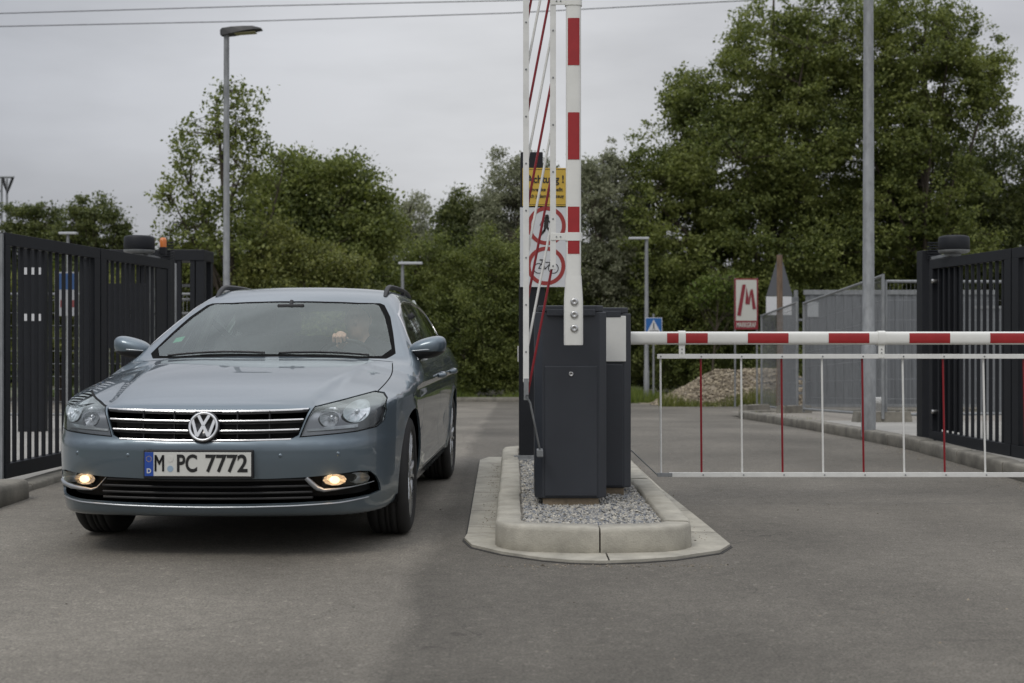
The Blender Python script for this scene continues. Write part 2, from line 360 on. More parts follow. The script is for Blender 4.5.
# road kerbs
rpath = [(XR(y), y) for y in np.arange(4.5, 26, .25)]
KR = [(0, -.1), (0, .085), (-.002, .104), (-.010, .112), (-.03, .114), (-.14, .116), (-.15, .1), (-.15, -.1)]
def kerb_run(name, path, prof, mt, step=1.0):
    tot = sum((Vector(a)-Vector(b)).length for a, b in zip(path[:-1], path[1:])); g = []; d = random.uniform(.2, .9)
    while d < tot: g.append(d); d += step
    return sweep_kerb(path, prof, g, name=name, mt=mt, zf=lambda x, y: GZ(y), gap=.014)
tag(kerb_run("kerb", rpath, KR, M_conc2), kind="structure")
# left: raised block near the camera, then a sunk line
lp = [(-3.14, y) for y in np.arange(4.0, 8.46, .25)]+[(-3.14, 8.45), (-3.15, 8.5)]
KL = [(0, -.1), (0, .09), (.01, .115), (.03, .125), (.42, .13), (.42, -.1)]
tag(kerb_run("kerb", lp, KL, M_conc2, 1.5), kind="structure")
lp = [(XL(y)+.02, y) for y in np.arange(8.52, 27.5, .25)]
KL2 = [(0, -.1), (0, .03), (.01, .045), (.14, .05), (.15, -.1)]
tag(kerb_run("kerb", lp, KL2, M_conc2), kind="structure")
fp = [(x, 37.05) for x in np.arange(40, -40, -1.0)]
tag(sweep_kerb(fp, [(0, -.1), (0, .11), (-.03, .13), (-.15, .13), (-.15, -.1)], [], name="kerb", mt=M_conc2, zf=lambda x, y: GZ(y), step=1), kind="structure")
# pavements beside the gate leaves
M_pav = mat("pale pavement", (0.30, 0.29, 0.265), .9, noise=.15, nscale=1.2, bump=.3, bscale=60)
M_grit = mat("gravel verge", (0.24, 0.22, 0.19), .95, noise=.35, nscale=25, bump=.6, bscale=50)
def sheet(name, x0, x1, y0, y1, dz, m):
    V = []; yy = np.arange(y0, y1+.01, 1.0)
    for y in yy:
        for x in (x0, x1): V.append((x, y, GZ(y)+dz))
    F = [(j*2, j*2+1, j*2+3, j*2+2) for j in range(len(yy)-1)]
    tag(link(name, npmesh(name, V, F, m, True)), kind="structure")
sheet("pavement", -16, -3.46, 5, 24, .035, M_pav)
sheet("pavement", 3.84, 9.0, 5, 17.0, .09, M_pav)
sheet("verge", 3.84, 9.5, 17.0, 23.0, .075, M_grit)

# ------------------------------------------------------------------ barriers
def cabinet(name, label, x0, yf, zb, plate=False):
    """dark barrier housing 0.40 wide, 0.36 deep, 1.07 high with chamfered front corners"""
    t = empty(name, (x0+.2, yf+.18, zb), label, "barrier housing", "barrier housings on the island")
    def out(dx0, dx1, dy0, dy1, c, c2):  # plan outline, local
        return [(-.2+dx0+c, -.18+dy0), (.2-dx1-c, -.18+dy0), (.2-dx1, -.18+dy0+c2), (.2-dx1, .18-dy1), (-.2+dx0, .18-dy1), (-.2+dx0, -.18+dy0+c2)]
    def solid(poly, z0, z1, bev=.006):
        bm = bmesh.new(); lo = [bm.verts.new((a, b, z0)) for a, b in poly]; hi = [bm.verts.new((a, b, z1)) for a, b in poly]; n = len(poly)
        bm.faces.new(lo[::-1]); bm.faces.new(hi)
        for i in range(n): bm.faces.new((lo[i], lo[(i+1) % n], hi[(i+1) % n], hi[i]))
        bmesh.ops.bevel(bm, geom=list(bm.edges), offset=bev, segments=3, profile=.5, affect='EDGES'); return bm
    mb = MB(); mb.bm(solid(out(0, 0, .012, 0, .042, .05), 0, 1.035), 0); mb.build("body", M_cab, t)
    mb = MB(); mb.bm(solid(out(.018, .018, .004, .01, .04, .045), 1.036, 1.07), 0)
    mb.box(-.135, .135, -.186, -.168, 1.012, 1.05, 0, .005); mb.build("lid", M_cab, t)
    mb = MB(); mb.box(-.146, .146, -.1795, -.16, .012, .735, 0, .006); d = mb.build("door", M_cab, t)
    mb = MB(); mb.lathe([(-.0, .004), (-.006, .010), (-.004, .013), (.01, .013)], 20, axis='y', org=(0, -.1815, .69)); mb.build("lock", M_steel, d)
    mb = MB(); mb.box(-.155, .155, -.15, .16, -.06, -.001, 0, .004); mb.build("plinth", M_plinth, t)
    if plate:
        mb = MB(); mb.box(-.165, .165, -.182, -.166, .75, 1.02, 0, .003); mb.build("cover_plate", M_white, t)
    return t
M_plinth = mat("sandy mortar plinth", (0.24, 0.19, 0.13), .9, noise=.35, nscale=12, bump=.4)
cabinet("barrier_housing", "dark grey barrier housing in front on the island, below the upright boom", .127, 7.2, .155)
cabinet("barrier_housing", "dark grey barrier housing with a white cover plate, holding the lowered boom", .31, 7.7, .155, True)

def boom_section(mb, a, b, along, c, w=.0405, d=.03, m=0, chunk=None):
    """boom of rounded section between a and b along axis 'x' or 'z'; c = the two other coordinates"""
    seg = 28; ring = []
    for k in range(seg):
        th = 2*math.pi*k/seg; n_ = 3.4
        cw = math.copysign(abs(math.cos(th))**(2/n_), math.cos(th))*w; cd = math.copysign(abs(math.sin(th))**(2/n_), math.sin(th))*d
        ring.append((cw, cd))
    vs = []
    for s in (a, b):
        for cw, cd in ring: vs.append((c[0]+cw, c[1]+cd, s) if along == 'z' else (s, c[0]+cd, c[1]+cw))
    mb.add(vs, [(k, (k+1) % seg, seg+(k+1) % seg, seg+k) for k in range(seg)], m, True)
    mb.add(vs[:seg], [tuple(range(seg))], m); mb.add(vs[seg:], [tuple(range(seg))], m)

def barrier_arm(name, label, along, c, s0, s1, reds, foot, nb):
    """c = (X, Y) for an upright arm, (Y, Z) for a level one"""
    root_loc = (c[0], c[1], s0) if along == 'z' else (s0, c[0], c[1])
    t = empty(name, root_loc, label, "barrier"); off = Vector(root_loc)
    def bld(mb, nm, mats, par):
        mb.v = [tuple(Vector(p)-off) for p in mb.v]
        return mb.build(nm, mats, par)
    mb = MB(); boom_section(mb, s0+(.22 if foot else 0), s1, along, c); b = bld(mb, "boom", [M_white], t)
    for k, (a, e_) in enumerate(reds):      # adhesive film wrapped on the front face
        mb = MB(); vs = []; n_ = 9
        for s in (a, e_):
            for i in range(n_):
                w_ = -.031+.062*i/(n_-1); dd = .03*(1-(abs(w_)/.042)**3.4)**(1/3.4)+.0016
                vs.append((c[0]+w_, c[1]-dd, s) if along == 'z' else (s, c[0]-dd, c[1]+w_))
        mb.add(vs, [(i, i+1, n_+i+1, n_+i) for i in range(n_-1)], 0, True); bld(mb, "red_band", [M_red], b)
    if foot:
        mb = MB(); vs = []; prof = [(s0, .050, .034), (s0+.012, .0515, .036), (s0+.20, .051, .036), (s0+.24, .0505, .035), (s0+.36, .0432, .0305), (s0+.37, .0425, .030)]
        seg = 28
        for z, w, d in prof:
            for k in range(seg):
                th = 2*math.pi*k/seg; n_ = 3.4
                vs.append((c[0]+math.copysign(abs(math.cos(th))**(2/n_), math.cos(th))*w, c[1]+math.copysign(abs(math.sin(th))**(2/n_), math.sin(th))*d, z))
        mb.add(vs, [(i*seg+k, i*seg+(k+1) % seg, (i+1)*seg+(k+1) % seg, (i+1)*seg+k) for i in range(len(prof)-1) for k in range(seg)], 0, True)
        mb.add(vs[:seg], [tuple(range(seg))], 0); ft = bld(mb, "foot_sleeve", [M_white], t)
        for z in (1.095, 1.168, 1.236):
            mb = MB(); mb.lathe([(0, .001), (-.004, .010), (-.004, .016), (-.001, .020), (.006, .022), (.02, .022)], 24, axis='y', org=(c[0]+.003, c[1]-.040, z)); bld(mb, "bolt", [M_steel], ft)
        mb = MB(); mb.lathe([(0, .04), (.2, .04)], 20, axis='y', org=(c[0], c[1]+.03, 1.168)); bld(mb, "drive_shaft", [M_steel], t)
    return t, bld

# upright arm on the left lane (Y = 6.92)
XB = .327; YB = 6.92
arm, bld = barrier_arm("road_barrier", "raised red and white barrier boom standing upright with folded picket skirt", 'z', (XB, YB), 1.007, 4.55, [(1.491+.5*k, 1.741+.5*k) for k in range(6)], True, 2)
XLr, XRr = .0745, .218; YS = YB-.008
def rail_z(z0, z1, x):
    mb = MB(); mb.box(x-.0155, x+.0155, YS-.008, YS+.008, z0, z1, 0, .002); return mb
def dots(mb, pts, m=1, r=.005):
    for p in pts: mb.lathe([(-.002, .0005), (-.002, r), (.004, r)], 8, m=m, axis='y', org=p)
mb = rail_z(.81, 4.4, XLr); dots(mb, [(XLr, YS-.009, .972+.25*k) for k in range(14)]); rl = bld(mb, "skirt_rail", [M_white2, M_galv], arm)
mb = MB(); mb.box(XLr-.012, XLr+.014, YS-.011, YS+.006, .715, .83, 0, .002); bld(mb, "clevis", [M_galv], rl)
mb = rail_z(1.41, 4.5, XRr); dots(mb, [(XRr, YS-.009, 1.428+.25*k) for k in range(13)]); bld(mb, "skirt_rail", [M_white2, M_galv], arm)
for k in range(12):
    zr = 1.428+.25*k; zl = zr-.7055
    mb = MB(); mb.tube([(XRr-.004, YS+.016, zr), (XLr+.004, YS+.016, zl)], .0068, 8); bld(mb, "picket", [M_redp if k % 2 == 0 else M_white2], arm)
for z in (1.583, 2.833):
    mb = MB(); boom_section(mb, z-.022, z+.022, 'z', (XB, YB), w=.0455, d=.0335)
    mb.box(XRr-.012, XB-.03, YS-.012, YS-.004, z-.019, z+.019, 0, .002); dots(mb, [(XRr+.018, YS-.014, z), (XRr+.04, YS-.014, z)], 1, .004); bld(mb, "bracket", [M_white, M_galv], arm)
mb = MB(); mb.tube([(XLr+.002, YS, .735), (XLr+.022, YS, .70), (.155, YB+.20, .42)], .0055, 8)
mb.lathe([(-.02, .010), (.02, .010)], 12, axis='y', org=(XLr+.006, YS, .735)); mb.box(.135, .17, YB+.16, YB+.26, .395, .435, 0, .006); bld(mb, "link_rod", [M_galv], arm)

# level arm on the right lane (Y = 8.02)
YB2 = 8.09; ZB2 = 1.05; k2 = YB2/1300
arm2, bld = barrier_arm("road_barrier", "lowered red and white barrier boom across the right lane with hanging picket skirt", 'x', (YB2, ZB2-.007), .42, 4.35, [((666.5-512)*k2+.2505*i*1.0, (707-512)*k2+.2505*i) for i in range(0, 14, 2)], False, 2)
mb = MB(); mb.box(.40, .56, 8.06, 8.14, 1.0, 1.09, 0, .01); bld(mb, "mount", [M_steel], arm2)
ZT, ZBt = 1.05-19.3*k2, 1.05-137.6*k2
def rail_x(x0, x1, z):
    mb = MB(); mb.box(x0, x1, YB2-.016, YB2+.0, z-.0145, z+.0145, 0, .002); return mb
XP = [(660.5-512)*k2+.2513*i for i in range(14)]
mb = rail_x((657-512)*k2, 4.25, ZT); dots(mb, [(x, YB2-.017, ZT) for x in XP]); bld(mb, "skirt_rail", [M_white2, M_galv], arm2)
mb = rail_x((669-512)*k2, 4.28, ZBt); dots(mb, [(x+.012, YB2-.017, ZBt) for x in XP[1:]]); rb = bld(mb, "skirt_rail", [M_white2, M_galv], arm2)
mb = MB(); mb.box((657-512)*k2, (672-512)*k2, YB2-.019, YB2-.004, ZBt-.012, ZBt+.012, 0, .002); bld(mb, "clevis", [M_galv], rb)
for i, x in enumerate(XP):
    mb = MB(); mb.tube([(x, YB2+.007, ZT), (x+.004+.0012*i, YB2+.007, ZBt)], .0066, 8); bld(mb, "picket", [M_redp if i % 2 else M_white2], arm2)
for x in (1.055, 2.295, 3.54):
    mb = MB(); boom_section(mb, x-.022, x+.022, 'x', (YB2, ZB2-.007), w=.046, d=.034)
    mb.box(x-.019, x+.019, YB2-.018, YB2-.010, ZT-.01, ZB2-.04, 0, .002); dots(mb, [(x, YB2-.02, ZT+.045), (x, YB2-.02, ZT+.022)], 1, .004); bld(mb, "bracket", [M_white, M_galv], arm2)
mb = MB(); mb.tube([((657-512)*k2, YB2-.01, ZBt), (.74, YB2-.12, 1.05-113*k2), (.70, YB2-.2, .38)], .0045, 8); bld(mb, "link_rod", [M_galv], arm2)

# ------------------------------------------------------------------ sign pillar behind the housings
YP = 9.9
t = empty("sign_pillar", (.15, YP+.05, .12), "tall dark grey pillar standing at the back of the island behind the signs", "pillar")
mb = MB(); mb.box(-.085, .085, -.05, .05, 1.30, 2.34, 0, .008); mb.build("upper_column", M_anthr, t)
mb = MB(); mb.box(-.097, .10, -.06, .12, 0.0, 1.34, 0, .01); p_ = mb.build("access_housing", M_anthr, t)
mb = MB(); mb.box(-.108, -.098, -.02, .04, .74, .86, 0, .003); mb.build("side_latch", M_white2, p_)
mb = MB(); mb.box(-.14, .16, -.10, .16, -.012, .004, 0, .002); mb.box(-.135, .15, -.072, -.058, 0, .03, 0, .002); dots(mb, [(-.115, -.075, .012)], 0, .012); mb.build("base_plate", M_galv, t)
M_yel = mat("yellow sign face", (0.56, 0.37, 0.05), .45, noise=.05, nscale=20); M_sign = mat("white sign face", (0.60, 0.61, 0.62), .45, noise=.04, nscale=20)
M_ink = mat("black print", (0.02, 0.018, 0.015), .5); M_ring = mat("red print", (0.30, 0.035, 0.03), .45)
YSg = YP-.02
def P2(x, y, Y): return ((x-512)*Y/1300, CAMZ+(337-y)*Y/1300)
RX = Matrix.Rotation(R(90), 4, 'X')
x0, z1 = P2(522.5, 168, YSg); x1, z0 = P2(567.5, 206, YSg)
mb = MB(); mb.box(x0, x1, YSg-.004, YSg, z0, z1, 0, .001)
for a, b, c, d in ((x0+.006, x1-.006, z1-.012, z1-.009), (x0+.006, x1-.006, z0+.009, z0+.012), (x0+.006, x0+.009, z0+.009, z1-.009), (x1-.009, x1-.006, z0+.009, z1-.009)): mb.box(a, b, YSg-.0055, YSg-.0035, c, d, 1)
cxs = (x0+x1)/2
mb.text("Achtung !", .080, Matrix.Translation((cxs, YSg-.006, z1-.088)) @ RX, 1, width=.285, off=.002)
mb.text("Schranke schließt", .038, Matrix.Translation((cxs, YSg-.006, z1-.165)) @ RX, 1, width=.27, off=.0008)
mb.text("nach jedem Fahrzeug", .038, Matrix.Translation((cxs, YSg-.006, z1-.215)) @ RX, 1, width=.285, off=.0008)
so = mb.build("warning_sign", [M_yel, M_ink]); tag(so, "yellow warning sign reading Achtung above the two red ring signs", "sign")
x0, z1 = P2(520, 207.5, YSg); x1, z0 = P2(567.5, 287, YSg)
mb = MB(); mb.box(x0, x1, YSg-.004, YSg, z0, z1, 0, .001)
def ring(mb, cx, cz, ro, ri, y, m):
    vs = []; n = 48
    for k in range(n):
        a = 2*math.pi*k/n; vs += [(cx+ro*math.cos(a), y, cz+ro*math.sin(a)), (cx+ri*math.cos(a), y, cz+ri*math.sin(a))]
    mb.add(vs, [(2*k, 2*k+1, (2*k+3) % (2*n), (2*k+2) % (2*n)) for k in range(n)], m)
def line(mb, pts, w, y, m, closed=False):
    for a, b in zip(pts[:-1], pts[1:]):
        a = Vector(a); b = Vector(b); d = (b-a).normalized(); n_ = Vector((-d.y, d.x))*w/2; e_ = d*w*.3
        q = [a-e_+n_, a-e_-n_, b+e_-n_, b+e_+n_]; mb.add([(p.x, y, p.y) for p in q], [(0, 1, 2, 3)], m)
c1 = P2(546.5, 225.8, YSg); c2 = P2(546, 266, YSg)
for c in (c1, c2): ring(mb, c[0], c[1], .147, .117, YSg-.0055, 1)
def disc(mb, cx, cz, r, y, m, n=20): mb.add([(cx+r*math.cos(2*math.pi*k/n), y, cz+r*math.sin(2*math.pi*k/n)) for k in range(n)], [tuple(range(n))], m)
yy = YSg-.0062; cx, cz = c1       # walking figure
disc(mb, cx+.004, cz+.072, .014, yy, 2)
line(mb, [(cx+.002, cz+.055), (cx-.004, cz-.004)], .034, yy, 2); line(mb, [(cx-.004, cz), (cx+.022, cz-.036), (cx+.026, cz-.075)], .017, yy-.0002, 2)
line(mb, [(cx-.006, cz), (cx-.016, cz-.036), (cx-.046, cz-.070)], .017, yy-.0004, 2); line(mb, [(cx, cz+.045), (cx-.036, cz+.028), (cx-.046, cz+.004)], .011, yy-.0006, 2); line(mb, [(cx+.006, cz+.045), (cx+.036, cz+.018), (cx+.050, cz+.012)], .011, yy-.0008, 2)
cx, cz = c2                       # bicycle
for s in (-1, 1): ring(mb, cx+s*.056, cz-.018, .040, .034, yy, 2)
line(mb, [(cx-.056, cz-.018), (cx-.030, cz+.028), (cx+.036, cz+.028), (cx-.004, cz-.022), (cx-.056, cz-.018)], .006, yy-.0002, 2)
line(mb, [(cx-.004, cz-.022), (cx-.032, cz+.044)], .006, yy-.0004, 2); line(mb, [(cx+.056, cz-.018), (cx+.032, cz+.046), (cx+.052, cz+.052)], .006, yy-.0006, 2); line(mb, [(cx-.046, cz+.046), (cx-.018, cz+.046)], .009, yy-.0008, 2)
so = mb.build("prohibition_sign", [M_sign, M_ring, M_ink]); tag(so, "white board with two red rings barring walkers and bicycles", "sign")

# ------------------------------------------------------------------ gate leaves, swung open along both sides of the road
def gate(side, hinge, ang, label, length):
    """local x runs from the hinge post to the free end"""
    t = empty("gate_leaf", (hinge[0], hinge[1], 0), label, "gate", "open gate leaves beside the road", rz=ang)
    zb, zt = .085, 1.762
    half = 1.72
    for n_, (a, b) in enumerate(((.12, half-.01), (half+.01, length))):
        fr = MB(); fr.box(a, b, -.03, .03, zt-.085, zt, 0, .003); tr = fr.build("top_rail", M_anthr, t)
        fr = MB(); fr.box(a, b, -.035, .035, zb, zb+.10, 0, .003); fr.build("bottom_rail", M_anthr, t)
        for x, sw_ in ((a, .07 if n_ == 0 else .11), (b-(.11 if n_ == 0 else .07), .11 if n_ == 0 else .07)):
            fr = MB(); fr.box(x, x+sw_, -.031, .031, zb+.1005, zt-.0855, 0, .003); fr.build("stile", M_anthr, t)
        x = a+.07+.09
        while x < b-.13:
            br = MB(); br.box(x-.0115, x+.0115, -.0115, .0115, zb+.101, zt-.086, 0, .001); br.build("bar", M_anthr, t); x += .113
    mb = MB(); mb.box(.20, .66 if side > 0 else .46, .016, .022, zb+.12, zt-.09, 0); mb.build("cover_panel", M_anthr, t)
    mb = MB(); mb.box(length+.004, length+.028, -.02, .02, zb, zt-.01, 0, .002); mb.build("end_strip", M_galv, t)
    mb = MB(); mb.tube([(half, 0, zb+.2), (half, 0, zt-.2)], .018, 12); mb.build("hinge", M_anthr, t)
    for z in (zb+.28, zt-.20):
        mb = MB(); mb.lathe([(-.05, .001), (-.05, .018), (-.045, .02), (.0, .02)], 14, axis='y', org=(.22, 0, z)); mb.build("hinge_cap", M_steel, t)
    return t
hl = (-3.178, 12.15); hr = (3.88, 12.15)
gate(-1, hl, math.atan2(-3.25, -.29), "dark grey barred gate leaf swung open beside the silver car", 3.32)
gate(1, hr, math.atan2(-3.49, .32), "dark grey barred gate leaf swung open right of the lowered boom", 3.55)
# operators and posts
def operator(x, y, label_p, label_o, s, beacon):
    t = empty("gate_post", (x, y, 0), label_p, "gate post", "posts carrying the gate leaves")
    mb = MB(); mb.box(-.10, .02 if beacon else .085, .02, .19, 0, 1.86, 0, .006); mb.build("post", M_anthr, t)
    mb = MB(); mb.box(-.10, .10, .0, .21, 0, .02, 0, .003); mb.build("base_plate", M_galv, t)
    t = empty("gate_operator", (x, y, 1.80), label_o, "gate drive", "drives on top of the gate posts")
    # drum housing sits off the post towards the yard side
    ox = -.12 if beacon else .02; oy = -.50
    mb = MB(); mb.lathe([(.03, .001), (.03, .130), (.04, .136), (.135, .134), (.150, .126), (.157, .10), (.16, .001)], 40, axis='z', org=(ox, oy, 0)); h = mb.build("housing", M_anthr, t)
    mb = MB(); mb.lathe([(.0, .001), (.0, .115), (.012, .134), (.0295, .137)], 40, axis='z', org=(ox, oy, 0)); mb.build("base_ring", M_galv, t)
    mb = MB(); mb.box(ox-.05, ox+.05, oy-.05, .05, -.03, -.001, 0, .004); mb.build("carrier", M_galv, t)
    for k in range(7):
        mb = MB(); mb.box(-.06, .06, -.02, -.005, -.02+.024*k, -.008+.024*k, 0, .001); mb.build("fin", M_anthr, t)
    if beacon:
        m = mat("orange beacon", (0.60, 0.17, 0.03), .35, coat=.4); mb = MB(); mb.lathe([(0, .03), (.06, .032), (.085, .024), (.09, .001)], 20, axis='z', org=(.035, -.28, .07)); mb.box(.005, .065, -.31, -.25, 0, .069, 1, .004)
        mb.build("beacon", [m, M_anthr], t)
operator(-3.22, 12.15, "square dark post at the hinge of the left gate leaf", "drum shaped gate drive with orange beacon on the left gate post", 1, True)
operator(3.94, 12.15, "square dark post at the hinge of the right gate leaf", "drum shaped gate drive on the right gate post, without a beacon", 1, False)
# ------------------------------------------------------------------ the car
# body frame: u = distance behind the front tip, v = across (+ = car's left), w = height
def smax(a, b, k):
    h = np.clip(.5-.5*(b-a)/k, 0, 1); return b*(1-h)+a*h+k*h*(1-h)
def smin(a, b, k): return -smax(-a, -b, k)
def spl(xs, ys):
    """monotone-ish cubic interpolation"""
    xs = np.array(xs, float); ys = np.array(ys, float); d = np.diff(ys)/np.diff(xs)
    m = np.concatenate([[d[0]], (d[:-1]*np.diff(xs)[1:]+d[1:]*np.diff(xs)[:-1])/(np.diff(xs)[1:]+np.diff(xs)[:-1]), [d[-1]]])
    def f(x):
        x = np.clip(x, xs[0], xs[-1]); i = np.clip(np.searchsorted(xs, x)-1, 0, len(xs)-2); h = xs[i+1]-xs[i]; t = (x-xs[i])/h
        return (2*t**3-3*t**2+1)*ys[i]+(t**3-2*t**2+t)*h*m[i]+(-2*t**3+3*t**2)*ys[i+1]+(t**3-t**2)*h*m[i+1]
    return f
AX_F, AX_R, WR = .93, 3.64, .315
f_hood = spl([0, .06, .15, .3, .6, .9, 1.25, 1.5, 2.5, 3.6, 4.4, 4.77], [.665, .712, .745, .785, .848, .894, .934, .945, .965, .985, .99, .97])
f_S = spl([.15, .22, .3, .45, .6, .72, .80, .845, .89, .93, .98], [.80, .835, .860, .878, .882, .887, .889, .880, .860, .842, .830])
f_fr = spl([.14, .20, .26, .33, .42, .50, .545, .57, .62, .70, .76, .82], [.20, .085, .045, .022, .006, .0, .003, .015, .026, .046, .085, .17])
f_roof = spl([1.9, 2.1, 2.4, 2.8, 3.3, 3.9, 4.35, 4.7], [1.325, 1.345, 1.372, 1.386, 1.383, 1.358, 1.322, 1.28])
f_plang = spl([1.2, 1.8, 2.4, 3.2, 4.0, 4.6], [.0, .0, .0, -.004, -.03, -.075])
f_rear = spl([.15, .25, .4, .6, .8, 1.0], [.16, .06, .01, 0, .035, .07])
def body_F(P):
    v = np.abs(P[:, 0]); u = P[:, 1]; w = P[:, 2]
    # bonnet and shoulder
    drop = .088*(v/.85)**3.6
    vc = .47+.13*np.clip(u/1.2, 0, 1)                      # bonnet crease running back to the pillar
    crease = .017/(1+np.exp(-(v-vc)/.011))*np.clip((1.35-u)/.3, 0, 1)*np.clip(u/.25, 0, 1)
    top = (w-(f_hood(u)-drop*np.clip((1.7-u)/.5, .3, 1)-crease))*.95
    ar = np.exp(-((np.hypot(u-AX_F, w-WR)-.352)/.03)**2)+np.exp(-((np.hypot(u-AX_R, w-WR)-.352)/.03)**2)
    wl = .792+.02*np.clip((u-1)/3, 0, 1)                   # shoulder line
    tor = .009*np.exp(-((w-wl)/.012)**2)-.010*np.exp(-((w-(wl-.035))/.028)**2)
    low = -.016*np.exp(-((w-.47)/.09)**2)*np.clip((u-1.3)/.2, 0, 1)*np.clip((3.25-u)/.2, 0, 1)
    sill = .014*np.exp(-((w-.30)/.035)**2)*np.clip((u-1.3)/.2, 0, 1)*np.clip((3.25-u)/.2, 0, 1)
    S = f_S(w)+.013*ar*(w > .25)+(tor*np.clip((u-.9)/.4, 0, 1)+low+sill)-.055*np.clip((u-3.6)/1.1, 0, 1)**1.6
    side = v-S+.050*np.clip((.80-u)/.7, 0, 1)**1.3
    plan = .155*v**2+2.3*(v/1.0)**10
    fr = (plan+f_fr(w)-u)*.85
    rear = u-(4.77-f_rear(w)-.12*v**2-.5*v**8)
    lower = smax(top, side, .052); lower = smax(lower, fr, .035); lower = smax(lower, rear, .08); lower = smax(lower, .195+.04*np.clip((u-.1)/.3, 0, 1)*0-w, .03)
    # greenhouse
    Sg = .826+f_plang(u)-.53*(w-.93)-.30*np.clip(w-1.12, 0, 1)**2
    sg = (v-Sg)*.87
    roof = w-(f_roof(u)-.060*v**2-.10*v**4)
    ws = (w-(.912+(u-1.20-.40*v**2)*.452-.05*(u-1.2-.4*v**2)**2))*.90
    tg = (u-(4.66-(w-.97)*.80-.12*v**2))*.78
    gh = smax(roof, sg, .068); gh = smax(gh, ws, .05); gh = smax(gh, tg, .06); gh = smax(gh, .80-w, .02)
    return smin(lower, gh, .022)
def grad(F, P, e=.0015):
    g = np.zeros_like(P)
    for a in range(3):
        d = np.zeros(3); d[a] = e; g[:, a] = (F(P+d)-F(P-d))/(2*e)
    return g
def project(F, P, it=5):
    for _ in range(it):
        f = F(P); g = grad(F, P); P = P-(f/np.maximum((g**2).sum(1), .2))[:, None]*g
    return P
def surfnet(F, lo, hi, h):
    """closed quad mesh of F = 0 on a grid"""
    n = [int(math.ceil((hi[a]-lo[a])/h))+1 for a in range(3)]
    ax = [lo[a]+h*np.arange(n[a]) for a in range(3)]
    X, Y, Z = np.meshgrid(*ax, indexing='ij'); val = F(np.stack([X.ravel(), Y.ravel(), Z.ravel()], 1)).reshape(n)
    ins = val < 0; cs = np.zeros([n[0]-1, n[1]-1, n[2]-1]); sm = np.zeros(cs.shape+(3,)); c = [slice(0, -1), slice(1, None)]
    cor = {(i, j, k): (val[c[i], c[j], c[k]], ins[c[i], c[j], c[k]]) for i in (0, 1) for j in (0, 1) for k in (0, 1)}
    for a in range(3):
        for q in range(4):
            b0 = [0, 0, 0]; o_ = [x for x in range(3) if x != a]; b0[o_[0]] = q & 1; b0[o_[1]] = q >> 1; b1 = list(b0); b1[a] = 1
            v0, i0 = cor[tuple(b0)]; v1, i1 = cor[tuple(b1)]; x = i0 != i1
            t = np.where(x, v0/np.where(np.abs(v0-v1) < 1e-12, 1, v0-v1), 0)
            for d in range(3): sm[..., d] += np.where(x, t if d == a else b0[d], 0)
            cs += x
    act = cs > 0; idx = -np.ones(cs.shape, int); idx[act] = np.arange(act.sum())
    base = np.stack(np.nonzero(act), 1); V = np.array(lo)+h*(base+sm[act]/cs[act][:, None])
    F_ = []
    for a in range(3):
        o1, o2 = (a+1) % 3, (a+2) % 3
        s0 = [slice(1, -1)]*3; s0[a] = slice(0, -1); s1 = list(s0); s1[a] = slice(1, None)
        A = ins[tuple(s0)]; B = ins[tuple(s1)]; q = np.stack(np.nonzero(A != B), 1); fl = A[tuple(q.T)]
        q[:, o1] += 1; q[:, o2] += 1
        def cell(d1, d2):
            r = q.copy(); r[:, o1] -= d1; r[:, o2] -= d2; return idx[r[:, 0], r[:, 1], r[:, 2]]
        f = np.stack([cell(1, 1), cell(0, 1), cell(0, 0), cell(1, 0)], 1); f[~fl] = f[~fl][:, ::-1]; F_.append(f)
    return V, np.concatenate(F_)

def sdf_mesh(name, F, lo, hi, h, mats, off=(0, 0, 0), it=3):
    V, Fc = surfnet(F, lo, hi, h); V = project(F, V, it); g = grad(F, V); g /= np.maximum(np.linalg.norm(g, axis=1), 1e-9)[:, None]
    me = npmesh(name, V+np.array(off), Fc, mats, True)
    me.normals_split_custom_set_from_vertices([tuple(x) for x in g]); return me

# smooth shell
Vb, Fb = surfnet(body_F, (-.96, -.06, .14), (.96, 4.83, 1.45), .024)
Vb = project(body_F, Vb, 6)
bm = bmesh.new(); vv = [bm.verts.new(p) for p in Vb]
for f in Fb:
    try: bm.faces.new([vv[i] for i in f])
    except ValueError: pass
bmesh.ops.remove_doubles(bm, verts=list(bm.verts), dist=.0015)
bm.normal_update()
tl = bm.faces.layers.int.new("tag")

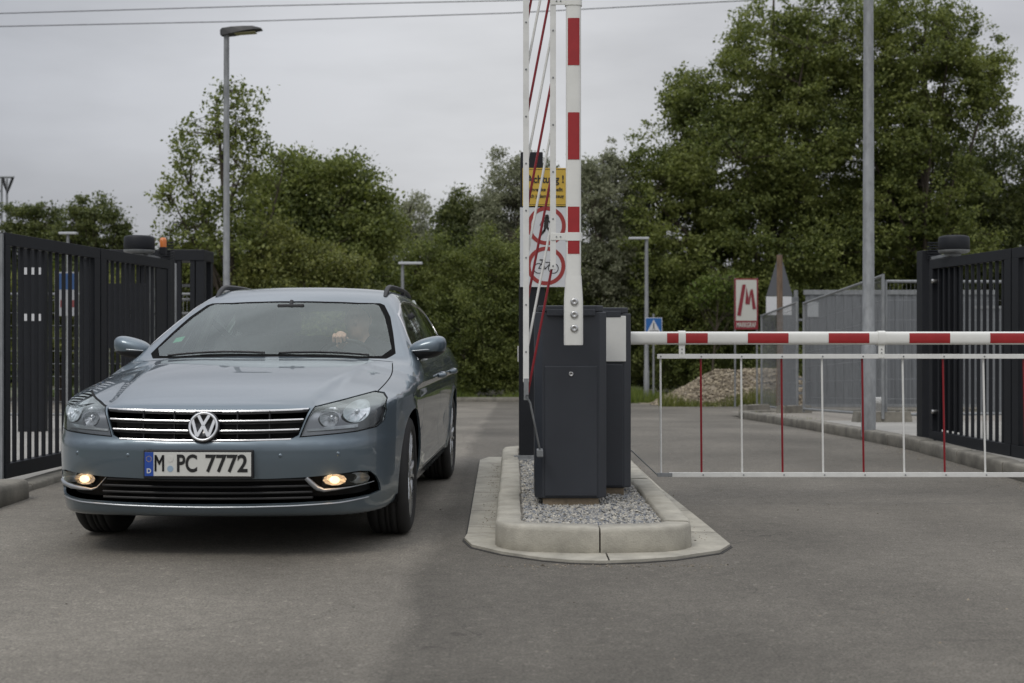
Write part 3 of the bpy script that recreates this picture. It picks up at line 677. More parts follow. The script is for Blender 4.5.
def inpoly(pt, poly):
    x, y = pt; c = False; n = len(poly)
    for i in range(n):
        x1, y1 = poly[i]; x2, y2 = poly[i-1]
        if (y1 > y) != (y2 > y) and x < (x2-x1)*(y-y1)/(y2-y1)+x1: c = not c
    return c
def carve(poly, axes, side, tagv, only=0):
    """cut the shell along a polygon drawn on a projection plane; faces inside get a tag"""
    a, b = axes; c = 3-a-b
    xs = [p[0] for p in poly]; ys_ = [p[1] for p in poly]; m = .04
    reg = set(f for f in bm.faces if f[tl] in (only if isinstance(only, (tuple, list)) else (only,)) and side(f.calc_center_median(), f.normal) and
              min(xs)-m < f.calc_center_median()[a] < max(xs)+m and min(ys_)-m < f.calc_center_median()[b] < max(ys_)+m)
    for i in range(len(poly)):
        p, q = poly[i-1], poly[i]; dx, dy = q[0]-p[0], q[1]-p[1]; ln = math.hypot(dx, dy)
        if ln < 1e-6: continue
        no = [0, 0, 0]; no[a] = -dy/ln; no[b] = dx/ln; co = [0, 0, 0]; co[a] = p[0]; co[b] = p[1]; e = .003
        x0, x1 = min(p[0], q[0])-e, max(p[0], q[0])+e; y0, y1 = min(p[1], q[1])-e, max(p[1], q[1])+e
        sel = []
        for f in reg:
            X = [v.co[a] for v in f.verts]; Y = [v.co[b] for v in f.verts]
            if max(X) < x0 or min(X) > x1 or max(Y) < y0 or min(Y) > y1: continue
            sel.append(f)
        if not sel: continue
        gs = set(sel); ge = set(); gv = set()
        for f in sel: ge.update(f.edges); gv.update(f.verts)
        r = bmesh.ops.bisect_plane(bm, geom=list(gs)+list(ge)+list(gv), plane_co=co, plane_no=no, dist=1e-5)
        reg = set(f for f in reg if f.is_valid); reg.update(g for g in r['geom'] if isinstance(g, bmesh.types.BMFace))
    for f in reg:
        if f.is_valid:
            cc = f.calc_center_median()
            if inpoly((cc[a], cc[b]), poly): f[tl] = tagv
def smooth_poly(pts, n=4):
    out = []; k = len(pts)
    for i in range(k):
        p0, p1, p2, p3 = [np.array(pts[(i+j-1) % k], float) for j in range(4)]
        for s in range(n):
            t = s/n; out.append(tuple(.5*((2*p1)+(-p0+p2)*t+(2*p0-5*p1+4*p2-p3)*t*t+(-p0+3*p1-3*p2+p3)*t**3)))
    return out
def strip(pts, w=.0028, n=5):
    """thin closed outline around an open polyline: a shut line"""
    P = [np.array(p, float) for p in pts]; Q = []
    for i in range(len(P)-1):
        p0 = P[max(i-1, 0)]; p1, p2 = P[i], P[i+1]; p3 = P[min(i+2, len(P)-1)]
        for s in range(n): t = s/n; Q.append(.5*((2*p1)+(-p0+p2)*t+(2*p0-5*p1+4*p2-p3)*t*t+(-p0+3*p1-3*p2+p3)*t**3))
    Q.append(P[-1]); A = []; B = []
    for i, q in enumerate(Q):
        d = Q[min(i+1, len(Q)-1)]-Q[max(i-1, 0)]; d /= np.linalg.norm(d)+1e-9; n_ = np.array([-d[1], d[0]])*w
        A.append(tuple(q+n_)); B.append(tuple(q-n_))
    return A+B[::-1]
def off_poly(poly, d):
    P = [Vector(p) for p in poly]; n = len(P); out = []; ar = sum(P[i-1].x*P[i].y-P[i].x*P[i-1].y for i in range(n)); s = 1 if ar > 0 else -1
    for i in range(n):
        a = (P[i]-P[i-1]).normalized(); b = (P[(i+1) % n]-P[i]).normalized(); na = Vector((-a.y, a.x)); nb = Vector((-b.y, b.x)); m_ = (na+nb); m_ = m_/max(m_.length_squared, .4)*2
        out.append(tuple(P[i]+m_*d*s/1.0))
    return out
FRONT = lambda c, n: n.y < -.12 and c.y < .95
def mir(p): return [(-a, b) for a, b in p][::-1]
T_GRILLE, T_LOW, T_LAMP, T_WS, T_GL, T_TRIM, T_GAP, T_HOLE, T_FRIT, T_CHR, T_REAR, T_TAIL, T_LIP = range(1, 14)
# front openings
gr = [(-.487, .712), (-.3, .703), (0, .700), (.3, .703), (.487, .712), (.465, .655), (.440, .588), (.40, .568), (.2, .560), (0, .558), (-.2, .560), (-.40, .568), (-.440, .588), (-.465, .655)]
carve(gr, (0, 2), FRONT, T_GRILLE)
lampR = [(.452, .584), (.56, .592), (.70, .603), (.775, .616), (.798, .64), (.806, .69), (.796, .742), (.770, .764), (.728, .772), (.70, .765), (.62, .744), (.505, .716), (.484, .67)]
for p in (lampR, mir(lampR)):
    carve(off_poly(p, -.0055), (0, 2), FRONT, T_GAP); carve(p, (0, 2), FRONT, T_LAMP, only=(T_GAP,))
low = [(0, .385), (.30, .386), (.48, .392), (.62, .404), (.71, .412), (.752, .405), (.775, .375), (.787, .335), (.790, .298), (.755, .287), (.62, .272), (.40, .262), (.2, .258), (0, .257)]
low = low+mir(low)[1:-1]
carve(low, (0, 2), FRONT, T_LOW)
# windscreen and frit border (drawn from above)
UP = lambda c, n: n.z > .25 and 1.1 < c.y < 2.4 and c.z > .86
def wspoly(g=0.0):
    return [(0, 1.243+g*1.6), (.3, 1.262+g*1.6), (.52, 1.315+g*1.6), (.675-g, 1.40+g), (.718-g, 1.50+g*1.5), (.672-g, 1.75), (.625-g, 1.98-g), (.565-g, 2.155-g), (.535-g, 2.175-g), (.4, 2.13-g), (.2, 2.10-g), (0, 2.09-g)]
for g, tg_ in ((0, T_FRIT), (.030, T_WS)):
    p = wspoly(g); p = p+mir(p)[1:-1]; carve(p, (0, 1), UP, tg_, only=(0, T_FRIT))
# side windows: chrome surround, black pillars, panes
dlo = [(1.60, .915), (2.0, .936), (2.6, .952), (3.3, .968), (3.9, .985), (4.28, 1.03), (4.36, 1.07), (4.22, 1.155), (3.95, 1.235), (3.6, 1.272), (3.1, 1.292), (2.6, 1.288), (2.3, 1.262), (2.05, 1.19), (1.8, 1.06)]
panes = [[(1.72, .945), (2.0, .952), (2.47, .966), (2.50, 1.268), (2.34, 1.250), (2.1, 1.185), (1.88, 1.072)],
         [(2.60, .970), (3.0, .978), (3.42, .988), (3.50, 1.05), (3.47, 1.262), (3.1, 1.275), (2.63, 1.271)],
         [(3.56, .995), (3.9, 1.003), (4.2, 1.04), (4.28, 1.075), (4.15, 1.15), (3.92, 1.215), (3.57, 1.252)]]
for s in (1, -1):
    SD = (lambda s_: (lambda c, n: n.x*s_ > .3 and c.x*s_ > .3))(s)
    carve(dlo, (1, 2), SD, T_CHR, only=0)
    carve(off_poly(dlo, .008), (1, 2), SD, T_TRIM, only=(T_CHR,))
    for p in panes: carve(p, (1, 2), SD, T_GL, only=(T_TRIM,))
    for cu in (AX_F, AX_R):
        circ = [(cu+.348*math.cos(2*math.pi*k/56), WR+.005+.348*math.sin(2*math.pi*k/56)) for k in range(56)]
        carve(circ, (1, 2), (lambda s_: (lambda c, n: c.x*s_ > .55))(s), T_HOLE, only=0)
    for l_ in ([(1.505, .30), (1.50, .5), (1.475, .7), (1.47, .85), (1.60, .915)], [(2.555, .965), (2.555, .7), (2.56, .45), (2.57, .30)], [(3.53, .985), (3.50, .85), (3.40, .70), (3.27, .55), (3.24, .40), (3.25, .30)], [(1.505, .302), (2.5, .302), (3.25, .302)]):
        carve(strip(l_), (1, 2), SD, T_GAP, only=0)
TOP = lambda c, n: n.z > .2 and c.y < 1.6 and c.z > .68
for s in (1, -1):
    l_ = [(.50*s, .14), (.60*s, .21), (.675*s, .29), (.715*s, .40), (.740*s, .58), (.752*s, .85), (.745*s, 1.12), (.72*s, 1.33)]
    carve(strip(l_, .0032), (0, 1), TOP, T_GAP, only=0)
carve(strip([(-.72, 1.36), (-.52, 1.303), (-.3, 1.252), (0, 1.234), (.3, 1.252), (.52, 1.303), (.72, 1.36)], .006), (0, 1), TOP, T_GAP, only=0)
# rear: window and lamps
RE = lambda c, n: n.y > .2 and c.y > 4.0
carve([(-.60, 1.02), (.60, 1.02), (.52, 1.27), (-.52, 1.27)], (0, 2), RE, T_REAR)
for p in ([(.42, .82), (.88, .82), (.88, .97), (.42, .95)], [(-.88, .82), (-.42, .82), (-.42, .95), (-.88, .97)]): carve(p, (0, 2), RE, T_TAIL)

def face_normal_fix():
    pass
CAR = empty("estate_car", (-1.412, 7.0, 0), "silver blue estate car with headlamps and number plate facing the camera, driving out", "car", rz=-R(2.0))
OFF = Vector((0, -AX_F, 0))
def export(name, tags, mt, parent, thick=.012, shift=0.0, rim=True, inner=False, matrim=None):
    fs = [f for f in bm.faces if f[tl] in tags]
    if not fs: return None
    ids = {}; V = []
    def vid(v):
        if v.index not in ids: ids[v.index] = len(V); V.append(v.co[:])
        return ids[v.index]
    Fs = [[vid(v) for v in f.verts] for f in fs]
    P = np.array(V); g = grad(body_F, P); g /= np.maximum(np.linalg.norm(g, axis=1), 1e-9)[:, None]
    P = P+g*shift; Nn = [tuple(x) for x in g]; Vo = [tuple(x) for x in P]
    if rim:
        cnt = {}
        for f in Fs:
            for i in range(len(f)):
                a, b = f[i-1], f[i]; cnt.setdefault((min(a, b), max(a, b)), []).append((a, b))
        rm = {}
        def rv(i, d):
            if (i, d) not in rm: rm[(i, d)] = len(Vo); Vo.append(tuple(P[i]-g[i]*(thick if d else 0))); Nn.append((0, 0, 0))
            return rm[(i, d)]
        for k, l_ in cnt.items():
            if len(l_) == 1: a, b = l_[0]; Fs.append([rv(b, 0), rv(a, 0), rv(a, 1), rv(b, 1)])
    me = bpy.data.meshes.new(name); me.from_pydata([tuple(Vector(p)+OFF) for p in Vo], [], Fs)
    me.polygons.foreach_set("use_smooth", [True]*len(me.polygons)); me.materials.append(mt); me.update()
    me.normals_split_custom_set_from_vertices(Nn)
    return link(name, me, None, parent)
bm.verts.index_update()
def export_split(name, tg0, mt, parent, **kw):
    left = set(f for f in bm.faces if f[tl] == tg0)
    while left:
        st = [left.pop()]; comp = []
        while st:
            f = st.pop(); comp.append(f)
            for e in f.edges:
                for g_ in e.link_faces:
                    if g_ in left: left.remove(g_); st.append(g_)
        if len(comp) < 4: continue
        for f in comp: f[tl] = 200
        export(name, (200,), mt, parent, **kw)
        for f in comp: f[tl] = 201

def paint_mat():
    m = bpy.data.materials.new("silver blue metallic paint"); m.use_nodes = True; n = m.node_tree.nodes; l = m.node_tree.links; b = n["Principled BSDF"]
    b.inputs["Base Color"].default_value = (0.120, 0.158, 0.188, 1); b.inputs["Metallic"].default_value = .55; b.inputs["Roughness"].default_value = .30
    b.inputs["Coat Weight"].default_value = 1.0; b.inputs["Coat Roughness"].default_value = .035
    t = n.new("ShaderNodeTexCoord"); v = n.new("ShaderNodeTexVoronoi"); v.inputs["Scale"].default_value = 900; l.new(t.outputs["Object"], v.inputs[0])
    r = n.new("ShaderNodeMapRange"); r.inputs[3].default_value = .27; r.inputs[4].default_value = .42; l.new(v.outputs["Color"], r.inputs[0]); l.new(r.outputs[0], b.inputs["Roughness"])
    z = n.new("ShaderNodeTexNoise"); z.inputs["Scale"].default_value = 3; z.inputs["Detail"].default_value = 6; l.new(t.outputs["Object"], z.inputs[0])
    r2 = n.new("ShaderNodeMapRange"); r2.inputs[1].default_value = .35; r2.inputs[2].default_value = .75; r2.inputs[3].default_value = .0; r2.inputs[4].default_value = .05; l.new(z.outputs[0], r2.inputs[0]); l.new(r2.outputs[0], b.inputs["Coat Roughness"])
    return m
M_paint = paint_mat()
M_glass = glass_mat("windscreen glass", (.95, 1.0, .97), 1.25, 0.0)
M_glass2 = glass_mat("side glass", (.80, .86, .83), 1.0, 0.0)
M_lens = glass_mat("clear lamp lens", (.93, .94, .95), 1.6, 0.01, 1.45)
M_tail = mat("red tail lamp", (.25, .01, .01), .2, coat=1)
M_gloss = mat("gloss black trim", (.006, .006, .007), .15, coat=.5)
body = export("body", (0,), M_paint, CAR)
export("shut_line", (T_GAP,), M_dark, body, shift=-.005, rim=False)  # near-black colour stands for the shade inside the panel gaps
export("windscreen", (T_WS,), M_glass, CAR, rim=False)
export("windscreen_border", (T_FRIT,), mat("black screen border", (.006, .006, .006), .9, spec=.08), CAR, shift=-.001, thick=.004)
ch = export_split("window_trim", T_CHR, M_chrome, CAR, shift=.003, thick=.01)
export_split("window_pillar", T_TRIM, M_gloss, CAR, shift=-.002)
export_split("side_window", T_GL, M_glass2, CAR, shift=-.004, rim=False)
export("rear_window", (T_REAR,), M_glass2, CAR, rim=False); export_split("tail_lamp", T_TAIL, M_tail, CAR, rim=False)
def nsurf(v, w, u0=-.05, u1=1.2):
    """front-most body surface at (v, w)"""
    v = np.atleast_1d(np.array(v, float)); w = np.broadcast_to(np.array(w, float), v.shape).copy(); lo = np.full(v.shape, u0); st = .01; hit = np.zeros(v.shape, bool); u = lo.copy()
    for _ in range(int((u1-u0)/st)):
        f = body_F(np.stack([v, u, w], 1)); hit |= f < 0; u = np.where(hit, u, u+st)
    a = u-st; b = u.copy()
    for _ in range(20):
        m_ = (a+b)/2; f = body_F(np.stack([v, m_, w], 1)) < 0; b = np.where(f, m_, b); a = np.where(f, a, m_)
    return (a+b)/2
def L_(p): return Vector((p[0], p[1]-AX_F, p[2]))

# ---- front grille: black box behind, four bright slats
def follow(mb, vs_, ws_, h, proud, depth, m=0, tilt=0.0):
    """bar following the body surface through the (v, w) points"""
    us = nsurf(vs_, ws_); k = len(vs_); V = []
    for i in range(k):
        u = us[i]-proud; w = ws_[i]; r = h*.28
        V += [L_((vs_[i], u+depth, w-h/2)), L_((vs_[i], u+r*.6, w-h/2)), L_((vs_[i], u, w-h/2+r)), L_((vs_[i], u+tilt, w+h/2-r)), L_((vs_[i], u+tilt+r*.6, w+h/2)), L_((vs_[i], u+depth, w+h/2))]
    F = [(i*6+j, i*6+(j+1) % 6, (i+1)*6+(j+1) % 6, (i+1)*6+j) for i in range(k-1) for j in range(6)]
    mb.add(V, F, m, False); mb.add(V[:6], [tuple(range(6))], m); mb.add(V[-6:], [tuple(range(6))], m)
g = empty("grille", (0, 0, 0), None, None); g.parent = CAR; g = g
export("mesh_backing", (T_GRILLE,), M_dark, g, shift=-.07, rim=False)
def edge_v(w): return np.interp(w, [.565, .588, .655, .712], [.405, .436, .462, .484])
for w0, rise in ((.7005, .010), (.655, .008), (.6095, .007), (.565, .006)):
    e_ = float(edge_v(w0+rise*.8))-.004
    vs_ = np.linspace(-e_, e_, 41); ws_ = w0+rise*(np.abs(vs_)/e_)**2.2
    mb = MB(); follow(mb, vs_, ws_, .0075, .003, .03, 0, .001); o_ = mb.build("slat", M_chrome, g)
    mb = MB(); vs2 = vs_*.99; follow(mb, vs2, ws_-.0115, .008, -.010, .03, 0); mb.build("slat_lower_fin", M_black, g)  # black plastic fin set back below the bright slat
for x in (-.3, -.15, .15, .3):
    mb = MB(); uu = float(nsurf([x], [.64])[0]); mb.box(x-.003, x+.003, uu-AX_F+.02, uu-AX_F+.045, .57, .70); mb.build("rib", M_black, g)
# emblem: round chrome badge with V over W
bz, br = .628, .070; bu = float(nsurf([0], [bz])[0])-AX_F-.006
tiltm = Matrix.Translation((0, bu, bz)) @ Matrix.Rotation(R(-14), 4, 'X')
mb = MB(); mb.lathe([(.035, .001), (.035, br+.006), (-.006, br+.006), (-.012, br), (-.0125, br-.012), (-.008, br-.013), (-.008, .001)], 48, axis='y', m=1)
mb.lathe([(-.010, br), (-.016, br-.001), (-.018, br-.005), (-.016, br-.011), (-.009, br-.013)], 48, axis='y', m=0)
def stroke(mb, pts, w, y0, y1, m):
    for a, b in zip(pts[:-1], pts[1:]):
        a = Vector(a)*.905; b = Vector(b)*.905; d = (b-a).normalized(); n_ = Vector((-d.y, d.x))*w/2
        mb.prism([tuple(a+n_), tuple(a-n_), tuple(b-n_), tuple(b+n_)], y0, y1, 'xz', m)
BK = .905
stroke(mb, [(-.030, .062), (0, .008)], .0135, -.016, -.007, 0); stroke(mb, [(0, .008), (.030, .062)], .0135, -.0162, -.0071, 0)
stroke(mb, [(-.058, .036), (-.030, -.052)], .0135, -.0158, -.0069, 0); stroke(mb, [(-.030, -.052), (-.0, .004)], .0135, -.0161, -.0068, 0)
stroke(mb, [(.0, .004), (.030, -.052)], .0135, -.0159, -.0067, 0); stroke(mb, [(.030, -.052), (.058, .036)], .0135, -.0157, -.0066, 0)
mb.v = [tuple(tiltm @ Vector(p)) for p in mb.v]
M_badge = mat("satin chrome badge", (.72, .73, .74), .28, metal=.75)
mb.build("badge", [M_badge, M_gloss], g)
# ---- lower intake with slats, silver hooks and fog units
li = empty("lower_intake", (0, 0, 0), None, None); li.parent = CAR
export("intake_backing", (T_LOW,), M_dark, li, shift=-.06, rim=False)
for w0 in (.345, .315, .288):
    vs_ = np.linspace(-.50, .50, 31); mb = MB(); follow(mb, vs_, w0+.004*np.abs(vs_/.5)**2, .010, -.012, .03, 0); mb.build("slat", M_black, li)
vs_ = np.linspace(-.47, .47, 31)
mb = MB(); follow(mb, vs_, .378+.004*np.abs(vs_/.5)**2, .012, -.006, .03, 0); mb.build("slat", M_black, li)
M_silv = mat("silver painted trim", (.34, .36, .38), .3, metal=.6, coat=.5)
vs_ = np.linspace(-.745, .745, 61)
mb = MB(); follow(mb, vs_, np.interp(np.abs(vs_), [0, .2, .4, .62, .755, .83], [.2475, .249, .2535, .264, .279, .290]), .006, .0045, .03, 0, .001); mb.build("chrome_lip", M_silv, CAR)
def emis(name, col, st):
    m = bpy.data.materials.new(name); m.use_nodes = True; n = m.node_tree.nodes; n.clear(); e = n.new("ShaderNodeEmission"); e.inputs[0].default_value = (*col, 1); e.inputs[1].default_value = st
    o = n.new("ShaderNodeOutputMaterial"); m.node_tree.links.new(e.outputs[0], o.inputs[0]); return m
M_bulb = emis("lit lamp filament", (1.0, .60, .30), 3.2)
M_refl = mat("lamp reflector", (.66, .68, .70), .36, metal=.9)
def dish(mb, c, r, d, m=0, nrm=(0, -1, 0), flute=0.0):
    prof = [(r*t, d*(t*t)) for t in np.linspace(.18, 1, 9)]; q = Vector(nrm).normalized().to_track_quat('Z', 'Y').to_matrix(); seg = 40; vs = []
    for rr, dd in prof:
        for k in range(seg):
            th = 2*math.pi*k/seg; f = 1+flute*(k % 4 < 2)*rr/r
            vs.append(Vector(c)+q @ Vector((rr*math.cos(th)*f, rr*math.sin(th)*f, dd-d)))
    mb.add(vs, [(i*seg+k, i*seg+(k+1) % seg, (i+1)*seg+(k+1) % seg, (i+1)*seg+k) for i in range(len(prof)-1) for k in range(seg)], m, flute == 0)
    mb.add(vs[:seg], [tuple(range(seg))], m)
for s in (1, -1):
    fg = empty("fog_lamp", (0, 0, 0), None, None); fg.parent = li
    # silver hook: down from the upper edge, then outwards along the lamp
    mb = MB(); P = [(.475, .388), (.50, .362), (.525, .338), (.555, .327), (.61, .330), (.67, .336), (.73, .344), (.765, .350)]
    vs_ = np.array([p[0]*s for p in P]); ws_ = np.array([p[1] for p in P])
    if s < 0: vs_ = vs_[::-1]; ws_ = ws_[::-1]
    us = nsurf(vs_, ws_); pts = [L_((a, b+.006, c)) for a, b, c in zip(vs_, us, ws_)]
    mb.tube(pts, [.011, .0125, .0125, .009, .005, .003, .002, .0015], 10, up=(0, -1, 0)); mb.build("hook_trim", M_silv, fg)
    for v0, lit in ((.600, True), (.698, False)):
        u0 = float(nsurf([v0*s], [.375])[0]); c = L_((v0*s, u0+(.035 if lit else .06), .373))
        mb = MB(); nrm = (.25*s, -1, 0); q = Vector(nrm).normalized()
        wd = .056 if lit else .050; hd = .026
        rb = [(-wd, -hd), (wd, -hd*.85), (wd*1.02, hd*.95), (-wd*.7, hd), ]
        dish(mb, (0, 0, 0), .05, .03, 0, nrm, .03); mb.v = [(c.x+p[0]*1.08, c.y+p[1], c.z+p[2]*.52) for p in mb.v]; rf = mb.build("reflector", M_refl, fg)
        if lit:
            mb = MB(); mb.lathe([(-.012, .001), (-.01, .012), (0, .018), (.012, .012), (.014, .001)], 16, axis='y', org=(c.x, c.y-.004, c.z)); mb.v = [(c.x+(p[0]-c.x)*1.35, p[1], p[2]) for p in mb.v]; mb.build("bulb", M_bulb, rf)
        mb = MB(); n_ = 12; vs1 = np.linspace((v0-.052)*s, (v0+.046)*s, n_)
        V = []
        for i, vv_ in enumerate(vs1):
            for w_ in (.346, .36, .375, .39, .403):
                V.append(L_((vv_, float(nsurf([vv_], [w_])[0])+.004, w_)))
        mb.add(V, [(i*5+j, i*5+j+1, (i+1)*5+j+1, (i+1)*5+j) for i in range(n_-1) for j in range(4)], 0, True); mb.build("lens", M_lens, fg)
    ld = bpy.data.lights.new("fog_light", 'POINT'); ld.energy = .12; ld.color = (1, .62, .3); ld.shadow_soft_size = .02
    u0 = float(nsurf([.600*s], [.375])[0]); lo = bpy.data.objects.new("bulb_light", ld); COL.objects.link(lo); lo.parent = fg; lo.location = L_((.600*s, u0-.03, .373))
# ---- headlamps
M_bkt = mat("lamp housing grey", (.27, .28, .30), .40, metal=.7); M_drl = mat("chrome lamp bezel", (.60, .62, .64), .3, metal=.8)
lens_faces = [f for f in bm.faces if f[tl] == T_LAMP]
for s in (1, -1):
    hl_ = empty("headlight", (0, 0, 0), None, None); hl_.parent = CAR
    for f in bm.faces:
        if f[tl] in (T_LAMP, 101, 102): f[tl] = 101 if f.calc_center_median().x > 0 else 102
    tg_ = 101 if s > 0 else 102
    export("lens", (tg_,), M_lens, hl_, shift=-.001, thick=.004)
    bz_ = export("bezel", (tg_,), M_black, hl_, shift=-.003, thick=.11); 
    # keep only the rim of the bezel
    me = bz_.data; nf = sum(1 for f in bm.faces if f[tl] == tg_); b2 = bmesh.new(); b2.from_mesh(me); b2.faces.ensure_lookup_table()
    bmesh.ops.delete(b2, geom=[b2.faces[i] for i in range(nf)], context='FACES'); b2.to_mesh(me); b2.free()
    bowls = ((.688, .692, .056), (.578, .668, .050))
    for vc_, wc, r_ in bowls:
        V = []; rr_ = np.linspace(0, 1, 9); na = 40
        for q_ in rr_:
            for k_ in range(na):
                a_ = 2*math.pi*k_/na; V.append((s*(vc_+q_*r_*math.cos(a_)), wc+q_*r_*math.sin(a_)*.92, q_, k_))
        us = nsurf([p[0] for p in V], [p[1] for p in V])
        P_ = [L_((p[0], u_+.026+.050*(1-p[2]**2)+.0025*(p[3] % 4 < 2)*(p[2] > .3), p[1])) for p, u_ in zip(V, us)]
        mb = MB(); mb.add(P_, [(i*na+j, i*na+(j+1) % na, (i+1)*na+(j+1) % na, (i+1)*na+j) for i in range(8) for j in range(na)], 0, False); rf = mb.build("reflector", M_refl, hl_)
        c = sum(P_[:na], Vector())/na; mb = MB(); mb.lathe([(-.028, .001), (-.026, .008), (-.012, .011), (.0, .012)], 18, axis='y', org=c); mb.build("bulb_cap", M_drl, rf)
        carve([(s*vc_+r_*.99*math.cos(2*math.pi*k_/32), wc+r_*.92*.99*math.sin(2*math.pi*k_/32)) for k_ in range(32)], (0, 2), FRONT, 103, only=(101, 102))
    bm.verts.index_update()
    export("housing", (tg_,), M_bkt, hl_, shift=-.022, thick=.012)
    for f in bm.faces:
        if f[tl] == 103: f[tl] = 104
    # indicator strip along the lower edge
    mb = MB(); vs_ = np.linspace(.475, .70, 14)*s; vs_ = vs_ if s > 0 else vs_[::-1]; follow(mb, vs_, .6095+.012*(np.abs(vs_)-.475)/.2, .022, -.018, .02, 0, .006); mb.build("indicator_strip", M_drl, hl_)
# ---- number plate
pu = float(nsurf([0], [.455])[0])-AX_F
M_plate = mat("number plate white", (.62, .62, .58), .35, noise=.03); M_blue = mat("plate blue", (.02, .07, .34), .4); M_pr = mat("plate print", (.012, .012, .012), .45)
mb = MB(); mb.box(-.267*.965-.018, .267*.965-.018, pu-.018, pu+.02, .390, .524, 0, .006); pf = mb.build("plate_frame", M_black, CAR)
mb = MB(); mb.box(-.259, .259, pu-.0205, pu-.0175, .402, .513, 0, .001); mb.box(-.259, -.216, pu-.0215, pu-.0203, .402, .513, 1)
def PT(x, z, y=-.0222): return Matrix.Translation((x, pu+y, z)) @ RX
def gt(s_, x, w_): mb.text(s_, .112, PT(x, .4575), 2, width=w_, off=0.0 if s_ == "M" else .0026)
gt("M", -.1885, .044); gt("M", -.187, .044); gt("M", -.1855, .044); gt("PC", -.052, .098); gt("7772", .140, .205)
mb.text("D", .030, PT(-.238, .425), 3, off=.001)
for k in range(12):
    a = 2*math.pi*k/12; mb.lathe([(-.0005, .0004), (-.0005, .0022)], 5, m=4, axis='y', org=(-.238+.0125*math.cos(a), pu-.0218, .482+.0125*math.sin(a)))
M_seal = mat("plate seal", (.30, .40, .50), .4)
mb.lathe([(-.0006, .0005), (-.0006, .0145), (.001, .015)], 20, m=5, axis='y', org=(-.134, pu-.0215, .436), smooth=False); mb.lathe([(-.0006, .0005), (-.0006, .0145), (.001, .015)], 20, m=3, axis='y', org=(-.134, pu-.0215, .482), smooth=False)
mb.v = [(p[0]*.965-.018, p[1], p[2]) for p in mb.v]; mb.build("number_plate", [M_plate, M_blue, M_pr, M_plate, M_yel, M_seal], pf)
for v_, w_ in ((-.62, .50), (.62, .50), (-.36, .495), (.36, .495)):
    u0 = float(nsurf([v_], [w_])[0])-AX_F; mb = MB(); mb.lathe([(-.001, .001), (-.001, .009), (.003, .0105)], 16, axis='y', org=(v_, u0, w_)); mb.build("parking_sensor", M_paint, CAR)
# ---- wheels
def tyre_prof():
    w = .108; return [(-w+.012, .226), (-w, .242), (-w-.004, .268), (-w+.006, .294), (-w+.020, .308), (-w+.034, .3135), (-.052, .315), (-.050, .308), (-.044, .308), (-.042, .3155), (-.016, .316), (-.014, .309), (-.008, .309), (-.006, .316),
                      (.006, .316), (.008, .309), (.014, .309), (.016, .316), (.042, .3155), (.044, .308), (.050, .308), (.052, .315), (w-.034, .3135), (w-.020, .308), (w-.006, .294), (w+.004, .268), (w, .242), (w-.012, .226)]
def wheel(u, v, s, steer):
    t = empty("wheel", (v*s, u-AX_F, .3155), None, None, rz=steer); t.parent = CAR
    mb = MB(); mb.lathe(tyre_prof(), 72, axis='x'); mb.build("tyre", M_rubber, t)
    mb = MB(); x = .098*s; mb.lathe([(x, .227), (x*1.03, .235), (x*.97, .236), (x*.86, .222), (x*.5, .214), (-x*.9, .218), (-x, .229)], 64, axis='x')
    for k in range(10):       # twin spokes
        a = 2*math.pi*(k//2)/5+(.17 if k % 2 else -.17); ca, sa = math.cos(a), math.sin(a); vs = []
        for rr, hw, xo in ((.045, .016, .86), (.10, .0135, .93), (.16, .0125, .95), (.222, .018, .92)):
            da = 0.0
            for t_, d_ in ((-hw, 0), (-hw*.6, .010), (hw*.6, .010), (hw, 0), (hw*.7, -.03), (-hw*.7, -.03)):
                vs.append((x*xo+d_*s, rr*ca-t_*sa, rr*sa+t_*ca))
        mb.add(vs, [(i*6+j, i*6+(j+1) % 6, (i+1)*6+(j+1) % 6, (i+1)*6+j) for i in range(3) for j in range(6)], 0, False)
    mb.lathe([(x*.55, .001+.05), (x*.80, .055), (x*.97, .048), (x*1.0, .032), (x*1.02, .028), (x*1.03, .001)], 32, axis='x')
    mb.build("rim", M_alloy, t)
    mb = MB(); mb.lathe([(x*.1, .03), (x*.1, .150), (x*.25, .152), (x*.25, .03)], 40, axis='x'); mb.build("brake_disc", M_steel, t)
    mb = MB(); mb.lathe([(-x*.95, .002), (-x*.95, .205)], 32, axis='x'); mb.build("back_plate", M_dark, t)
for u_ in (AX_F, AX_R):
    for s in (1, -1):
        wheel(u_, .768, s, R(1.5) if u_ == AX_F else 0)
        mb = MB(); prof = [(.55*s, .365), (.838*s, .357)]; mb.lathe(prof, 48, axis='x', org=(0, u_-AX_F, WR)); mb.lathe([(.55*s, .001), (.55*s, .365)], 48, axis='x', org=(0, u_-AX_F, WR))
        mb.v = [(p[0], p[1], max(p[2], .2)) for p in mb.v]; mb.build("wheel_arch_liner", M_dark, CAR)
mb = MB(); mb.box(-.66, .66, .55-AX_F, 4.4-AX_F, .185, .20); mb.build("underbody", M_dark, CAR)
